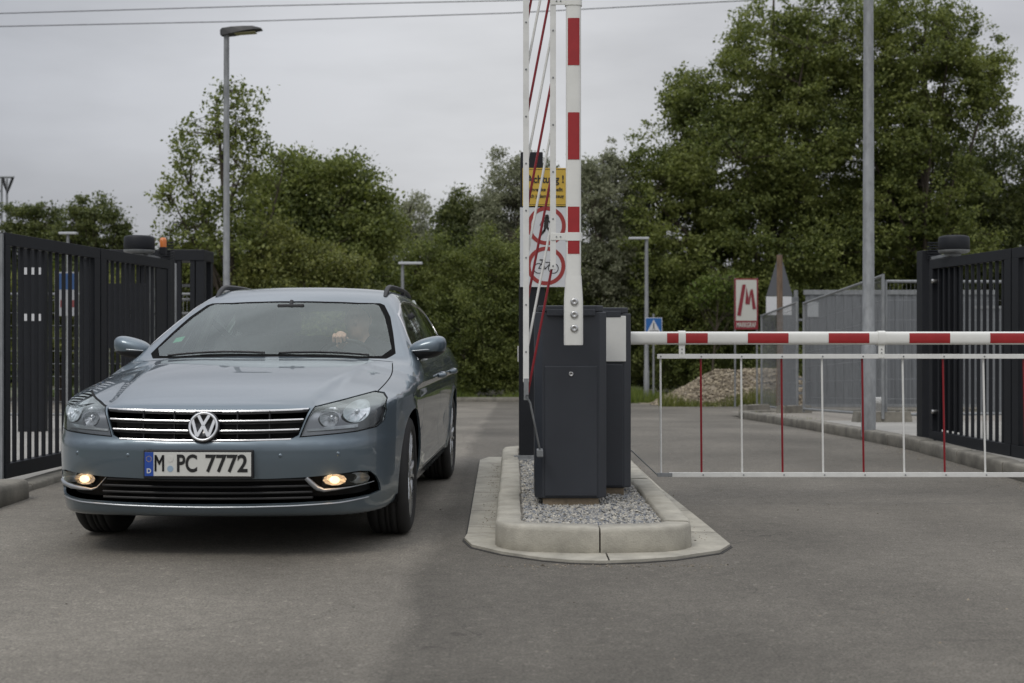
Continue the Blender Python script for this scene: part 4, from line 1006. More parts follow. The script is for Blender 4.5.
# ---- mirrors
for s in (1, -1):
    def mF(P, s=s):
        x = (P[:, 0]*s-.885)/.112; y = (P[:, 1]-1.69)/.085; z = (P[:, 2]-(.985+.022*x))/(.062+.006*x)
        d = ((np.abs(x)**2.6+np.abs(y)**2.2+np.abs(z)**2.6)**(1/2.4)-1)*.06
        return smax(d, (P[:, 1]-1.735)*.9, .012)
    mi = empty("wing_mirror", (0, 0, 0), None, None); mi.parent = CAR
    me = sdf_mesh("cap", mF, (.74*s if s > 0 else -1.06, 1.56, .88), (1.06 if s > 0 else -.74, 1.80, 1.09), .009, [M_paint, M_black], off=OFF)
    mm = np.zeros(len(me.polygons), np.int32)
    for p in me.polygons:
        if p.center.z < .966: mm[p.index] = 1
    me.polygons.foreach_set("material_index", mm); link("cap", me, None, mi)
    mb = MB(); mb.tube([L_((.80*s, 1.70, .925)), L_((.845*s, 1.70, .935)), L_((.88*s, 1.70, .95))], [.026, .022, .02], 10, flat=.8); mb.build("arm", M_black, mi)
    mb = MB(); vs = [L_((.905*s+.080*s*math.cos(a)*1.0-.02*s, 1.7365, .987+.048*math.sin(a))) for a in np.linspace(0, 6.283, 25)[:-1]]; mb.add(vs, [tuple(range(24))]); mb.build("mirror_glass", M_chrome, mi)
    mb = MB(); a = [L_((.80*s, 1.615, .968)), L_((.88*s, 1.603, .974)), L_((.96*s, 1.632, .980)), L_((.99*s, 1.67, .984))]; mb.tube(a, [.004, .0055, .0055, .004], 8); mb.build("turn_signal", M_silv, mi)
# door handles
for s in (1, -1):
    for u_ in (2.36, 3.30):
        S_ = float(project(body_F, np.array([[.9*s, u_, .80]]), 6)[0][0])
        mb = MB(); pts = [L_((S_-.004*s, u_-.105, .803)), L_((S_+.022*s, u_-.08, .805)), L_((S_+.030*s, u_, .808)), L_((S_+.022*s, u_+.08, .81)), L_((S_-.004*s, u_+.105, .812))]
        mb.tube(pts, [.010, .014, .015, .014, .010], 10, flat=1.2); mb.build("door_handle", M_paint, CAR)
# roof rails
for s in (1, -1):
    pts = []; us = np.linspace(2.32, 4.15, 24)
    for i, u_ in enumerate(us):
        v_ = .545-.05*max(0, (u_-3.2)/1.0)**1.5; w_ = float(project(body_F, np.array([[v_*s, u_, 1.35]]), 6)[0][2]); e_ = min(1, i/2.2, (23-i)/2.2)
        pts.append(L_((v_*s, u_, w_-.012+.042*e_**.6)))
    mb = MB(); mb.tube(pts, [.012]+[.0165]*22+[.012], 12, flat=1.0)
    for j in (0, 12, 22): p = pts[j]; mb.box(p.x-.013, p.x+.013, p.y, p.y+.09, p.z-.05, p.z-.002, 0, .006)
    mb.build("roof_rail", M_black, CAR)
# wipers, interior mirror, sticker
def wsurf(v, u):   # height of the screen at (v, u)
    a, b = .8, 1.5
    for _ in range(30):
        m_ = (a+b)/2
        if body_F(np.array([[v, u, m_]]))[0] < 0: a = m_
        else: b = m_
    return a
for (v0, u0, v1, u1) in ((-.58, 1.375, .0, 1.285), (.08, 1.285, .58, 1.385)):
    mb = MB(); pts = []
    for t_ in np.linspace(0, 1, 8): v_, u_ = v0+(v1-v0)*t_, u0+(u1-u0)*t_; pts.append(L_((v_, u_, wsurf(v_, u_)+.010)))
    mb.tube(pts, .006, 6); mb.build("wiper", M_black, CAR)
M_cowl = M_black
def sheet_part(name, v0, v1, u0, u1, dz, m, par):
    V = []; k = 8
    for i in range(k):
        for j in range(k): v_ = v0+(v1-v0)*i/(k-1); u_ = u0+(u1-u0)*j/(k-1); V.append(L_((v_, u_, wsurf(v_, u_)+dz)))
    mb = MB(); mb.add(V, [(i*k+j, i*k+j+1, (i+1)*k+j+1, (i+1)*k+j) for i in range(k-1) for j in range(k-1)], 0, True); return mb.build(name, m, par)
sheet_part("emissions_sticker", -.62, -.565, 1.60, 1.67, -.006, mat("green sticker", (.06, .28, .16), .5), CAR)
mb = MB(); mb.box(-.085, .085, 2.00-AX_F, 2.02-AX_F, 1.205, 1.255, 0, .02); mb.tube([L_((0, 2.01, 1.24)), L_((0, 2.04, 1.275))], .012, 8); mb.build("interior_mirror", M_black, CAR)
# ---- cabin
M_int = mat("cabin plastic", (.030, .031, .033), .7, noise=.15); M_seat = mat("grey seat cloth", (.20, .21, .21), .9, noise=.15, nscale=20); M_lin = mat("pale headliner", (.30, .30, .28), .9)
cab = empty("cabin", (0, 0, 0), None, None); cab.parent = CAR
mb = MB(); mb.box(-.70, .70, 1.42-AX_F, 1.86-AX_F, .70, .905, 0, .05); mb.box(.20, .54, 1.62-AX_F, 1.84-AX_F, .86, .955, 0, .03); mb.build("dashboard", M_int, cab)
mb = MB(); mb.box(-.74, .74, 1.3-AX_F, 4.4-AX_F, .21, .26); mb.build("floor", M_int, cab)
for v_ in (-.77, .77): mb = MB(); mb.box(v_-.02, v_+.02, 1.5-AX_F, 4.3-AX_F, .26, .90, 0, .01); mb.build("door_lining", M_int, cab)
mb = MB(); mb.box(-.70, .70, 1.5-AX_F, 1.52-AX_F, .26, .80); mb.build("bulkhead", M_int, cab)
mb = MB(); mb.box(-.46, .46, 2.35-AX_F, 4.0-AX_F, 1.288, 1.294); mb.build("headliner", M_lin, cab)
M_pil = mat("pale pillar lining", (.62, .66, .60), .8)  # pale lining, colour raised further to imitate daylight from the side windows
for s in (1, -1):
    for u_, w_ in ((2.56, .05), (3.52, .06)):
        mb = MB(); mb.prism([(.775*s, .90), ((.775-w_*.5)*s, .90), (.575*s, 1.30), (.60*s, 1.32)], u_-w_-AX_F, u_+w_-AX_F, 'xz'); mb.build("pillar_lining", M_pil, cab)
    mb = MB(); mb.tube([L_((.70*s, 2.60, 1.20)), L_((.50*s, 2.50, 1.04)), L_((.33*s, 2.36, .80))], .022, 6, flat=.15, up=(0, 1, 0)); mb.build("seat_belt", M_int, cab)
def seat(v, u, wid=.25):
    def F(P):
        x = np.abs(P[:, 0]-v); y = P[:, 1]; z = P[:, 2]
        ln = (z-.55)*.30
        d1 = smax(np.maximum(x-wid, np.abs(y-(u+.06+ln))-.055-.02*(x > .16)), np.maximum(z-1.06, .42-z), .05)
        d2 = smax(np.maximum(x-wid, np.abs(z-.46)-.07), np.maximum(y-(u+.08), (u-.42)-y), .05)
        d3 = smax(np.maximum(x-.13, np.abs(y-(u+.24))-.045), np.maximum(z-1.245, 1.075-z), .05)
        d4 = np.maximum(np.abs(x-.06)-.008, np.maximum(np.abs(y-(u+.235))-.008, np.abs(z-1.07)-.05))
        return np.minimum(smin(smin(d1, d2, .04), d3, .01), d4)
    link("seat", sdf_mesh("seat", F, (v-.32, u-.50, .35), (v+.32, u+.36, 1.28), .022, [M_seat], off=OFF, it=1), None, cab)
seat(-.37, 2.42); seat(.37, 2.42); seat(-.37, 3.28, .34); seat(.37, 3.28, .34)
# steering wheel
sw = MB(); cw = Vector((.37, 1.98, .865)); q = Matrix.Rotation(R(118), 3, 'X')
ringp = [cw+q @ Vector((.185*math.cos(a), .185*math.sin(a), 0)) for a in np.linspace(0, 2*math.pi, 41)]
sw.tube([L_(p) for p in ringp], .014, 10, cap=False)
for a in (R(180), R(0), R(270)): sw.tube([L_(cw), L_(cw+q @ Vector((.18*math.cos(a), .18*math.sin(a), 0)))], [.03, .014], 8, flat=.6)
sw.tube([L_(cw-q @ Vector((0, 0, .02))), L_(cw+q @ Vector((0, 0, .16)))], [.055, .03], 14); sw.build("steering_wheel", M_black, cab)

# ---- driver
DR = Matrix.Translation((-1.412, 7.0, 0)) @ Matrix.Rotation(-R(2.0), 4, 'Z')
drv = empty("person", DR @ L_((.37, 2.30, .52)), "driver in a dark jacket behind the windscreen, one hand on top of the steering wheel", "person", rz=-R(2.0))
DO = L_((.37, 2.30, .52))
def cap_(P, a, b, ra, rb):
    a = np.array(a, float); b = np.array(b, float); d = b-a; t = np.clip(((P-a) @ d)/(d @ d), 0, 1); return np.linalg.norm(P-a-t[:, None]*d, axis=1)-(ra+(rb-ra)*t)
def ell(P, c, r): q_ = (P-np.array(c))/np.array(r); k = np.linalg.norm(q_, axis=1); return (k-1)*min(r)
vd = .37; hx, hy, hz = vd, 2.325, 1.165
wr = np.array(cw)+np.array(q @ Vector((-.045, .180, -.028)))       # right hand high on the rim
wl = np.array(cw)+np.array(q @ Vector((.180, -.045, -.025)))
def hand(P, w0, sd):
    kn = w0+np.array([0, -.028, .022]); d = cap_(P, w0+np.array([0, .055, -.02]), kn, .024, .026); d = smin(d, cap_(P, w0+np.array([0.018, .03, -.005]), kn+np.array([.02, 0, 0]), .02, .02), .02)
    for i, (l1, l2) in enumerate(((.034, .030), (.040, .034), (.038, .032), (.030, .024))):
        x = -.033+.022*i; a = kn+np.array([x, 0, .004]); b = a+np.array([0, -l1*.8, -l1*.35]); c = b+np.array([0, l2*.15, -l2])
        d = smin(d, smin(cap_(P, a, b, .0105, .0095), cap_(P, b, c, .0095, .008), .004), .006)
    a = w0+np.array([.035*sd, .02, 0]); d = smin(d, smin(cap_(P, a, a+np.array([.02*sd, -.025, -.012]), .012, .011), cap_(P, a+np.array([.02*sd, -.025, -.012]), a+np.array([.008*sd, -.05, -.022]), .011, .009), .005), .01)
    return d
sh = .19
def body_P(P):
    d = ell(P, (hx, hy, hz), (.076, .098, .115)); d = smin(d, cap_(P, (hx, hy-.03, hz-.055), (hx, hy-.06, hz-.085), .052, .042), .03)
    d = smin(d, cap_(P, (hx, hy-.10, hz+.012), (hx, hy-.115, hz-.02), .009, .014), .012)     # nose
    for s in (-1, 1):
        d = smin(d, ell(P, (hx+s*.078, hy+.01, hz-.005), (.012, .022, .034)), .008); d = smax(d, -ell(P, (hx+s*.031, hy-.098, hz+.018), (.018, .014, .010)), .01); d = smin(d, ell(P, (hx+s*.031, hy-.080, hz+.018), (.013, .012, .013)), .003)
    d = smax(d, -ell(P, (hx, hy-.112, hz-.052), (.024, .012, .003)), .004)
    d = smin(d, cap_(P, (hx, hy+.02, hz-.07), (hx, hy+.05, hz-.17), .054, .058), .03)
    d = smin(d, cap_(P, (vd-.12, 2.39, .93), (vd+.12, 2.39, .93), .075, .075), .05); d = smin(d, cap_(P, (vd, 2.38, .92), (vd, 2.32, .60), .13, .13), .08)
    for s, w_ in ((-1, wr), (1, wl)):
        S0 = (vd+s*sh, 2.39, .945); E = (vd+s*.27, 2.20, .76); d = smin(d, smin(cap_(P, S0, E, .055, .042), cap_(P, E, w_+np.array([0, .055, -.02]), .04, .025), .03), .03)
        d = smin(d, hand(P, w_, -s), .015)
        K = (vd+s*.13, 1.88, .60); d = smin(d, smin(cap_(P, (vd+s*.09, 2.32, .56), K, .09, .06), cap_(P, K, (vd+s*.14, 1.66, .32), .058, .042), .03), .05)
        d = smin(d, cap_(P, (vd+s*.14, 1.66, .31), (vd+s*.14, 1.50, .34), .042, .032), .03)
    return d
M_skin = mat("skin", (.58, .36, .26), .5, noise=.06); M_jack = mat("dark navy jacket", (.022, .027, .038), .85, noise=.2, nscale=30); M_hair = mat("greying hair", (.09, .075, .06), .8, noise=.3, nscale=60)
me = sdf_mesh("body", body_P, (vd-.38, 1.42, .24), (vd+.38, 2.56, 1.31), .0085, [M_skin], it=2); 
me.transform(Matrix.Translation(-Vector(DO)+OFF)); link("body", me, None, drv)
def jacket(P):
    d = smin(cap_(P, (vd-.12, 2.39, .93), (vd+.12, 2.39, .93), .085, .085), cap_(P, (vd, 2.38, .92), (vd, 2.32, .60), .145, .15), .08)
    d = smin(d, cap_(P, (vd, 2.375, 1.0), (vd, 2.37, 1.035), .075, .068), .03)
    for s, w_ in ((-1, wr), (1, wl)):
        S0 = (vd+s*sh, 2.39, .945); E = (vd+s*.27, 2.20, .76); d = smin(d, smin(cap_(P, S0, E, .066, .053), cap_(P, E, .15*np.array(E)+.85*(w_+np.array([0, .055, -.02])), .052, .038), .03), .03)
    return d+.003*np.sin(P[:, 2]*60+P[:, 0]*25)
me = sdf_mesh("jacket", jacket, (vd-.40, 1.9, .42), (vd+.40, 2.60, 1.14), .013, [M_jack], it=2); me.transform(Matrix.Translation(-Vector(DO)+OFF)); link("jacket", me, None, drv)
def hair(P):
    d = ell(P, (hx, hy+.012, hz+.022), (.083, .100, .108)); return smax(d, (-(P[:, 1]-(hy-.055)-.55*np.clip(hz+.09-P[:, 2], -1, .2)*0)-.9*(P[:, 2]-(hz+.045)))*.7, .015)+.002*np.sin(P[:, 0]*160)*np.sin(P[:, 2]*120)
me = sdf_mesh("hair", hair, (hx-.12, hy-.13, hz-.12), (hx+.12, hy+.15, hz+.16), .008, [M_hair], it=2); me.transform(Matrix.Translation(-Vector(DO)+OFF)); link("hair", me, None, drv)
bm.free()
# ------------------------------------------------------------------ trees and bushes
def leaf_mat(name, a, b, c):
    m = bpy.data.materials.new(name); m.use_nodes = True; n = m.node_tree.nodes; l = m.node_tree.links; n.clear()
    g = n.new("ShaderNodeNewGeometry"); r = n.new("ShaderNodeValToRGB"); el = r.color_ramp.elements; el[0].color = (*a, 1); el[1].color = (*c, 1); e = el.new(.5); e.color = (*b, 1)
    t = n.new("ShaderNodeTexCoord"); z = n.new("ShaderNodeTexNoise"); z.inputs["Scale"].default_value = .55; z.inputs["Detail"].default_value = 4; l.new(t.outputs["Object"], z.inputs[0])
    q = n.new("ShaderNodeMapRange"); q.inputs[1].default_value = .3; q.inputs[2].default_value = .7; q.inputs[3].default_value = -.42; q.inputs[4].default_value = .42; l.new(z.outputs[0], q.inputs[0])
    ad = n.new("ShaderNodeMath"); ad.operation = 'ADD'; l.new(g.outputs["Random Per Island"], ad.inputs[0]); l.new(q.outputs[0], ad.inputs[1]); l.new(ad.outputs[0], r.inputs[0])
    p = n.new("ShaderNodeBsdfPrincipled"); p.inputs["Roughness"].default_value = .55; p.inputs["Specular IOR Level"].default_value = .35; l.new(r.outputs[0], p.inputs[0])
    tr = n.new("ShaderNodeBsdfTranslucent"); hs = n.new("ShaderNodeHueSaturation"); hs.inputs["Value"].default_value = 1.2; hs.inputs["Saturation"].default_value = 1.15; l.new(r.outputs[0], hs.inputs["Color"]); l.new(hs.outputs[0], tr.inputs[0])
    mx = n.new("ShaderNodeMixShader"); mx.inputs[0].default_value = .38; l.new(p.outputs[0], mx.inputs[1]); l.new(tr.outputs[0], mx.inputs[2])
    o = n.new("ShaderNodeOutputMaterial"); l.new(mx.outputs[0], o.inputs[0]); return m
LM = {'mid': leaf_mat("mid green leaves", (.072, .096, .026), (.148, .178, .048), (.255, .285, .088)),
      'dark': leaf_mat("dark green leaves", (.052, .069, .023), (.102, .125, .040), (.185, .205, .072)),
      'pale': leaf_mat("pale grey green leaves", (.15, .165, .10), (.25, .265, .17), (.36, .37, .25)),
      'olive': leaf_mat("olive leaves", (.076, .092, .026), (.150, .170, .045), (.25, .262, .082)),
      'bright': leaf_mat("fresh green leaves", (.07, .11, .02), (.13, .18, .035), (.22, .26, .07))}
M_bark = mat("bark", (.075, .06, .045), .9, noise=.3, nscale=6, stretch=(3, 3, .6), bump=.6, bscale=20)

def tree(name, label, cat, group, px, Y, top, blobs, n, leaf, kind, seed, trunk=.14, clump=.40, gaps=.0, lean=0, fork=.25, droop=0.0, per=60):
    """blobs: (x px, y px, rx px, ry px) ellipses of the crown as seen, turned into metres at distance Y"""
    rs = np.random.RandomState(seed); k = Y/FPX; gz = GZ(Y)
    base = Vector(((px-512)*k, Y, gz)); t = empty(name, base, label, cat, group)
    n = int(n*2.6); leaf *= .55; clump *= .70; per = int(per*1.0)
    tot = sum(b[2]*b[3]*min(b[2], b[3]) for b in blobs); C = []
    nc = max(6, n//per)
    for bx, by, rx, ry in blobs:
        m = int(nc*rx*ry*min(rx, ry)/tot)+2; c = np.array([(bx-512)*k, Y, CAMZ+(337-by)*k]); rr = np.array([rx*k, max(rx, ry*.7)*k*.85, ry*k])
        d = rs.normal(size=(m, 3)); d /= np.linalg.norm(d, axis=1)[:, None]; rad = rs.uniform(.15, 1, m)**.42
        wob = 1+.20*np.sin(d[:, 0]*5+seed)+.12*np.sin(d[:, 2]*7+2*seed)
        C.append(c+d*rr*(rad*wob)[:, None])
    C = np.concatenate(C); C = C[C[:, 2] > gz+.15]
    if gaps > 0:
        s = np.sin(C[:, 0]*1.9+seed)*np.sin(C[:, 2]*2.3+seed*.7)+.5*np.sin(C[:, 1]*2.7+C[:, 0]*3.1); C = C[s < np.quantile(s, 1-gaps)]
    # limbs
    mb = MB(); B = np.array(base); zt = C[:, 2].max()-.3; cx = C[:, 0].mean(); cy = C[:, 1].mean()
    tp = [B-[0, 0, .1], B+[(cx-B[0])*.1, 0, (zt-gz)*.3], B+[(cx-B[0])*.6+lean*.3, 0, (zt-gz)*.62], np.array([cx+lean, cy, zt-.2])]
    def tk(s):
        s = min(max(s, 0), .999)*3; i = int(s); return tp[i]*(1-(s-i))+tp[i+1]*(s-i)
    mb.tube([tk(s) for s in np.linspace(0, 1, 12)], [trunk*(1-.93*s)+.008 for s in np.linspace(0, 1, 12)], 8)
    main = C[rs.choice(len(C), min(len(C), 16), replace=False)]; limbs = []
    for c in main:
        h = min(.85, max(.12, (c[2]-gz)/(zt-gz)-rs.uniform(.18, .40))); a = tk(h); r0 = max(.012, trunk*(1-.9*h)*.55)
        mid = a*.5+c*.5+rs.normal(size=3)*.12+np.array([0, 0, -.08]); pts = [a, a*.75+mid*.25+[0, 0, .05], mid, mid*.4+c*.6, c]
        mb.tube(pts, [r0, r0*.85, r0*.6, r0*.4, .006], 5, cap=False); limbs += [np.array(p) for p in pts[1:]]
    limbs = np.array(limbs)
    for c in C[rs.choice(len(C), min(len(C), 420), replace=False)]:
        j = np.argmin(((limbs-c)**2).sum(1)+.6*np.maximum(limbs[:, 2]-c[2], 0)**2); a = limbs[j]; m_ = a*.5+c*.5+rs.normal(size=3)*.06
        mb.tube([a, m_, c], [.012, .008, .004], 4, cap=False)
    mb.v = [tuple(Vector(p)-base) for p in mb.v]; mb.build("trunk", M_bark, t)
    # leaves
    per_c = n/len(C); cnt = rs.poisson(per_c, len(C)); ci = np.repeat(np.arange(len(C)), cnt); m = len(ci)
    sz = clump*rs.uniform(.6, 1.3, len(C)); off = rs.normal(size=(m, 3))*sz[ci][:, None]*np.array([1, 1, .62])*.62
    P = C[ci]+off; P[:, 2] -= droop*np.abs(rs.normal(size=m))*.5; P = P[P[:, 2] > gz+.02]; m = len(P)
    nrm = rs.normal(size=(m, 3))+np.array([0, -.25, .75]); nrm /= np.linalg.norm(nrm, axis=1)[:, None]
    a = rs.normal(size=(m, 3)); a -= (a*nrm).sum(1)[:, None]*nrm; a /= np.linalg.norm(a, axis=1)[:, None]; a[:, 2] -= .25; b = np.cross(nrm, a)
    L_s = leaf*rs.uniform(.6, 1.35, m)[:, None]; w_ = .36*L_s
    V = np.stack([P-a*L_s*.5, P+b*w_-nrm*w_*.25, P+a*L_s*.5, P-b*w_-nrm*w_*.25], 1).reshape(-1, 3)-np.array(base)
    F = np.arange(4*m).reshape(-1, 4)
    link("crown", npmesh("crown", V, F, LM[kind]), None, t); return t

G1 = "trees behind the street"; G2 = "bushes along the street"
tree("tree", "tall airy tree behind the left street lamp, its twigs showing sky", "tree", G1, 238, 33, 75, [(235, 110, 36, 34), (205, 150, 44, 34), (245, 165, 36, 42), (185, 205, 36, 34), (225, 225, 46, 42), (262, 130, 18, 34), (180, 250, 32, 28), (212, 258, 60, 34)], 4300, .17, 'mid', 3, trunk=.16, clump=.25, gaps=.10, per=7)
tree("tree", "dense round topped tree right of the left street lamp", "tree", G1, 325, 37, 148, [(325, 195, 48, 44), (355, 215, 38, 44), (290, 215, 44, 46), (330, 260, 74, 54), (290, 175, 26, 24), (372, 250, 30, 50)], 34000, .17, 'mid', 5, trunk=.2, clump=.42, gaps=.06)
tree("bush", "light green bush right behind the car's roof", "bush", G2, 300, 33, 215, [(285, 270, 42, 46), (330, 285, 46, 40), (300, 330, 80, 50), (255, 300, 34, 40)], 26000, .14, 'olive', 8, trunk=.07, clump=.36)
tree("tree", "thin grey green tree between the two darker crowns", "tree", G1, 412, 46, 190, [(410, 225, 28, 36), (392, 250, 26, 40), (425, 260, 32, 40)], 8000, .15, 'pale', 12, trunk=.1, clump=.3, gaps=.25, per=36)
tree("tree", "small dark crowned tree left of the sign pillar", "tree", G1, 466, 44, 180, [(466, 210, 24, 27), (448, 225, 18, 20), (485, 235, 22, 36), (466, 270, 40, 44)], 19000, .16, 'dark', 14, trunk=.13, clump=.36, gaps=.06)
tree("bush", "broad dark bush between the car and the island pillar", "bush", G2, 470, 40.6, 235, [(440, 275, 42, 42), (490, 275, 46, 48), (465, 340, 82, 66), (530, 290, 40, 60), (410, 310, 40, 70), (500, 375, 60, 26)], 52000, .13, 'mid', 15, trunk=.08, clump=.36)
tree("tree", "tall pale tree directly behind the sign pillar", "tree", G1, 508, 43, 150, [(512, 185, 26, 34), (500, 230, 32, 44), (540, 200, 26, 44), (530, 250, 44, 50)], 17000, .15, 'pale', 17, trunk=.14, clump=.33, gaps=.16, per=40)
tree("tree", "pale feathery tree right of the upright boom", "tree", G1, 596, 42, 138, [(598, 170, 28, 28), (612, 205, 34, 40), (585, 220, 30, 50), (630, 240, 30, 50), (600, 270, 46, 50)], 20000, .15, 'pale', 19, trunk=.14, clump=.33, gaps=.16, per=40)
tree("bush", "dark bush behind the barrier housings and crossing sign", "bush", G2, 610, 42.5, 250, [(590, 300, 48, 50), (640, 300, 46, 60), (600, 360, 62, 42), (665, 345, 46, 52)], 44000, .13, 'dark', 21, trunk=.08, clump=.36)
tree("tree", "huge broad maple rising above the frame left of the right lamp post", "tree", G1, 770, 41.5, 0, [(775, 62, 62, 56), (712, 122, 50, 46), (835, 50, 62, 62), (658, 165, 34, 40), (690, 95, 30, 30), (665, 200, 42, 50), (740, 160, 90, 76), (830, 150, 84, 80), (680, 255, 70, 62), (770, 255, 90, 70), (850, 250, 66, 70)], 105000, .17, 'mid', 23, trunk=.32, clump=.36, gaps=.16, per=42)
tree("tree", "tall maple behind the right lamp post with loose outer twigs", "tree", G1, 925, 40.5, 0, [(915, 45, 66, 62), (960, 90, 44, 50), (900, 120, 62, 56), (985, 62, 30, 40), (990, 110, 28, 30), (930, 180, 60, 40), (890, 215, 50, 40), (950, 235, 50, 40)], 33000, .16, 'mid', 27, trunk=.22, clump=.28, gaps=.20, per=26)
tree("tree", "very dark dense tree above the right gate drive", "tree", G1, 985, 43, 115, [(940, 200, 66, 70), (1010, 190, 66, 64), (1070, 190, 60, 60), (900, 270, 80, 70), (990, 280, 90, 80), (1080, 280, 70, 90)], 62000, .17, 'dark', 29, trunk=.25, clump=.44, gaps=.05)
tree("bush", "leafy bush behind the gravel heap and company sign", "bush", G2, 740, 41, 260, [(700, 320, 52, 56), (760, 320, 56, 60), (820, 320, 56, 60), (720, 370, 70, 32), (800, 375, 70, 32)], 46000, .13, 'mid', 31, trunk=.08, clump=.36)
tree("bush", "fresh green saplings left of the company sign", "bush", G2, 712, 38.6, 262, [(712, 285, 24, 12), (728, 280, 22, 10), (700, 298, 16, 10), (735, 300, 12, 16)], 900, .15, 'bright', 33, trunk=.03, clump=.22, per=14)
tree("bush", "dark bush behind the grey site gate", "bush", G2, 900, 42, 260, [(880, 330, 70, 60), (960, 330, 70, 60), (1040, 330, 60, 60)], 34000, .14, 'dark', 35, trunk=.08, clump=.38)
tree("tree", "far dark tree beside the lattice mast", "tree", G1, 35, 55, 195, [(36, 225, 30, 26), (20, 245, 22, 30), (52, 250, 22, 30), (35, 285, 48, 40)], 15000, .2, 'dark', 37, trunk=.2, clump=.42, gaps=.08)
tree("tree", "far dark tree with a knobbly crown behind the left gate", "tree", G1, 95, 52, 195, [(80, 212, 15, 15), (100, 222, 26, 24), (75, 245, 24, 34), (112, 245, 24, 30), (95, 290, 46, 40), (132, 262, 16, 14)], 17000, .19, 'dark', 39, trunk=.2, clump=.38, gaps=.06)
tree("bush", "olive bush behind the turnstile", "bush", G2, 170, 34, 255, [(150, 290, 40, 32), (200, 285, 40, 34), (170, 330, 60, 40), (235, 320, 40, 50)], 24000, .14, 'olive', 41, trunk=.07, clump=.36)
tree("bush", "olive bush seen through the bars of the left gate", "bush", G2, 60, 36, 270, [(20, 300, 46, 30), (80, 305, 50, 28), (-20, 300, 40, 34), (60, 340, 70, 26), (120, 335, 40, 30)], 24000, .14, 'olive', 43, trunk=.07, clump=.36)

# distant wood that closes the view: one uncountable mass
rs = np.random.RandomState(77); n = 60000
ang = rs.uniform(-46, 46, n); rad = rs.uniform(50, 64, n); hh = (1.9+1.2*np.sin(ang*.35)+.8*np.sin(ang*1.3)+rs.normal(size=n)*.3); z = -.8+np.abs(rs.uniform(0, 1, n))*(3.9+hh*.45)
P = np.stack([np.tan(np.radians(ang))*rad, rad+rs.normal(size=n), z], -1)
nr = rs.normal(size=(n, 3))+[0, -.4, .6]; nr /= np.linalg.norm(nr, axis=1)[:, None]; a = rs.normal(size=(n, 3)); a -= (a*nr).sum(1)[:, None]*nr; a /= np.linalg.norm(a, axis=1)[:, None]; b = np.cross(nr, a); s = rs.uniform(.25, .5, n)[:, None]
V = np.stack([P-a*s, P+b*s*.6, P+a*s, P-b*s*.6], 1).reshape(-1, 3)
tag(link("distant_wood", npmesh("distant_wood", V, np.arange(4*n).reshape(-1, 4), LM['dark'])), "far dark wood closing the view behind the trees", "wood", kind="stuff")
# weeds along the far kerb and round the heap
def grass(name, label, regions, n, seed, kind='bright', h=.28):
    rs = np.random.RandomState(seed); P = []
    for x0, x1, y0, y1, wt in regions:
        m = int(n*wt); P.append(np.stack([rs.uniform(x0, x1, m), rs.uniform(y0, y1, m)], 1))
    P = np.concatenate(P); m = len(P); z = np.array([GZ(y) for y in P[:, 1]]); H = h*rs.uniform(.4, 1.2, m)*(1+.5*np.sin(P[:, 0]*2.3)); a = rs.uniform(0, 6.28, m); dx = rs.normal(size=m)*.07; dy = rs.normal(size=m)*.07; w = .012
    B = np.stack([P[:, 0], P[:, 1], z], 1); T = B+np.stack([dx, dy, H], 1); s = np.stack([np.cos(a)*w, np.sin(a)*w, 0*a], 1)
    V = np.stack([B-s, B+s, T], 1).reshape(-1, 3); tag(link(name, npmesh(name, V, np.arange(3*m).reshape(-1, 3), LM[kind])), label, "grass", kind="stuff")
grass("grass", "rough grass and weeds along the far side of the street", [(-14, 3, 37.2, 38.6, .5), (3, 5.5, 35.6, 38.5, .35), (5.5, 12, 37.4, 39, .15)], 14000, 5)
grass("weeds", "small weeds in the verge behind the right kerb", [(3.95, 4.9, 17, 23, 1)], 500, 6, 'olive', .1)

# ------------------------------------------------------------------ gravel heap
hx0, hy0 = P2(752, 337, 34)[0], 34.0
def heap(x, y):
    dx = (x-hx0)/2.65; dy = (y-hy0)/2.0; r = np.hypot(dx, dy); b = np.clip(1-r, 0, 1)
    return GZ(34)+1.02*np.clip(b*1.35, 0, .86)**.95+.05*np.sin(x*4.1+y*2)*b
ax = np.linspace(hx0-2.8, hx0+2.8, 60); ay = np.linspace(hy0-2.1, hy0+2.1, 46); V = [(x, y, heap(x, y)-.03) for y in ay for x in ax]; nx = 60
F = [(j*nx+i, j*nx+i+1, (j+1)*nx+i+1, (j+1)*nx+i) for j in range(45) for i in range(59)]
M_heap = mat("heaped gravel", (.24, .205, .155), .95, noise=.4, nscale=6, bump=.8, bscale=14)
tag(link("gravel_heap", npmesh("gravel_heap", V, F, M_heap, True)), "low heap of tan gravel behind the lowered boom", "gravel heap")
rs = np.random.RandomState(9); n = 6000; x = rs.uniform(hx0-2.7, hx0+2.7, n); y = rs.uniform(hy0-2.0, hy0+1.0, n); z = np.array([heap(a, b) for a, b in zip(x, y)]); ok = z > GZ(34)+.02
M_stone = gravel_mat("tan stones", (.13, .105, .075), (.42, .36, .26))
V, F = stones(np.stack([x, y, z], -1)[ok], rs.uniform(.02, .06, n)[ok]**1, .75, 3)
tag(link("loose_stones", npmesh("loose_stones", V, F, M_stone)), "loose stones covering the gravel heap", "stones", kind="stuff")
grass("weeds", "weeds at the foot of the gravel heap", [(hx0-2.6, hx0-.6, 31.9, 32.7, .5), (hx0-.7, hx0+.6, 31.9, 32.5, .4)], 1500, 15, 'olive', .32)

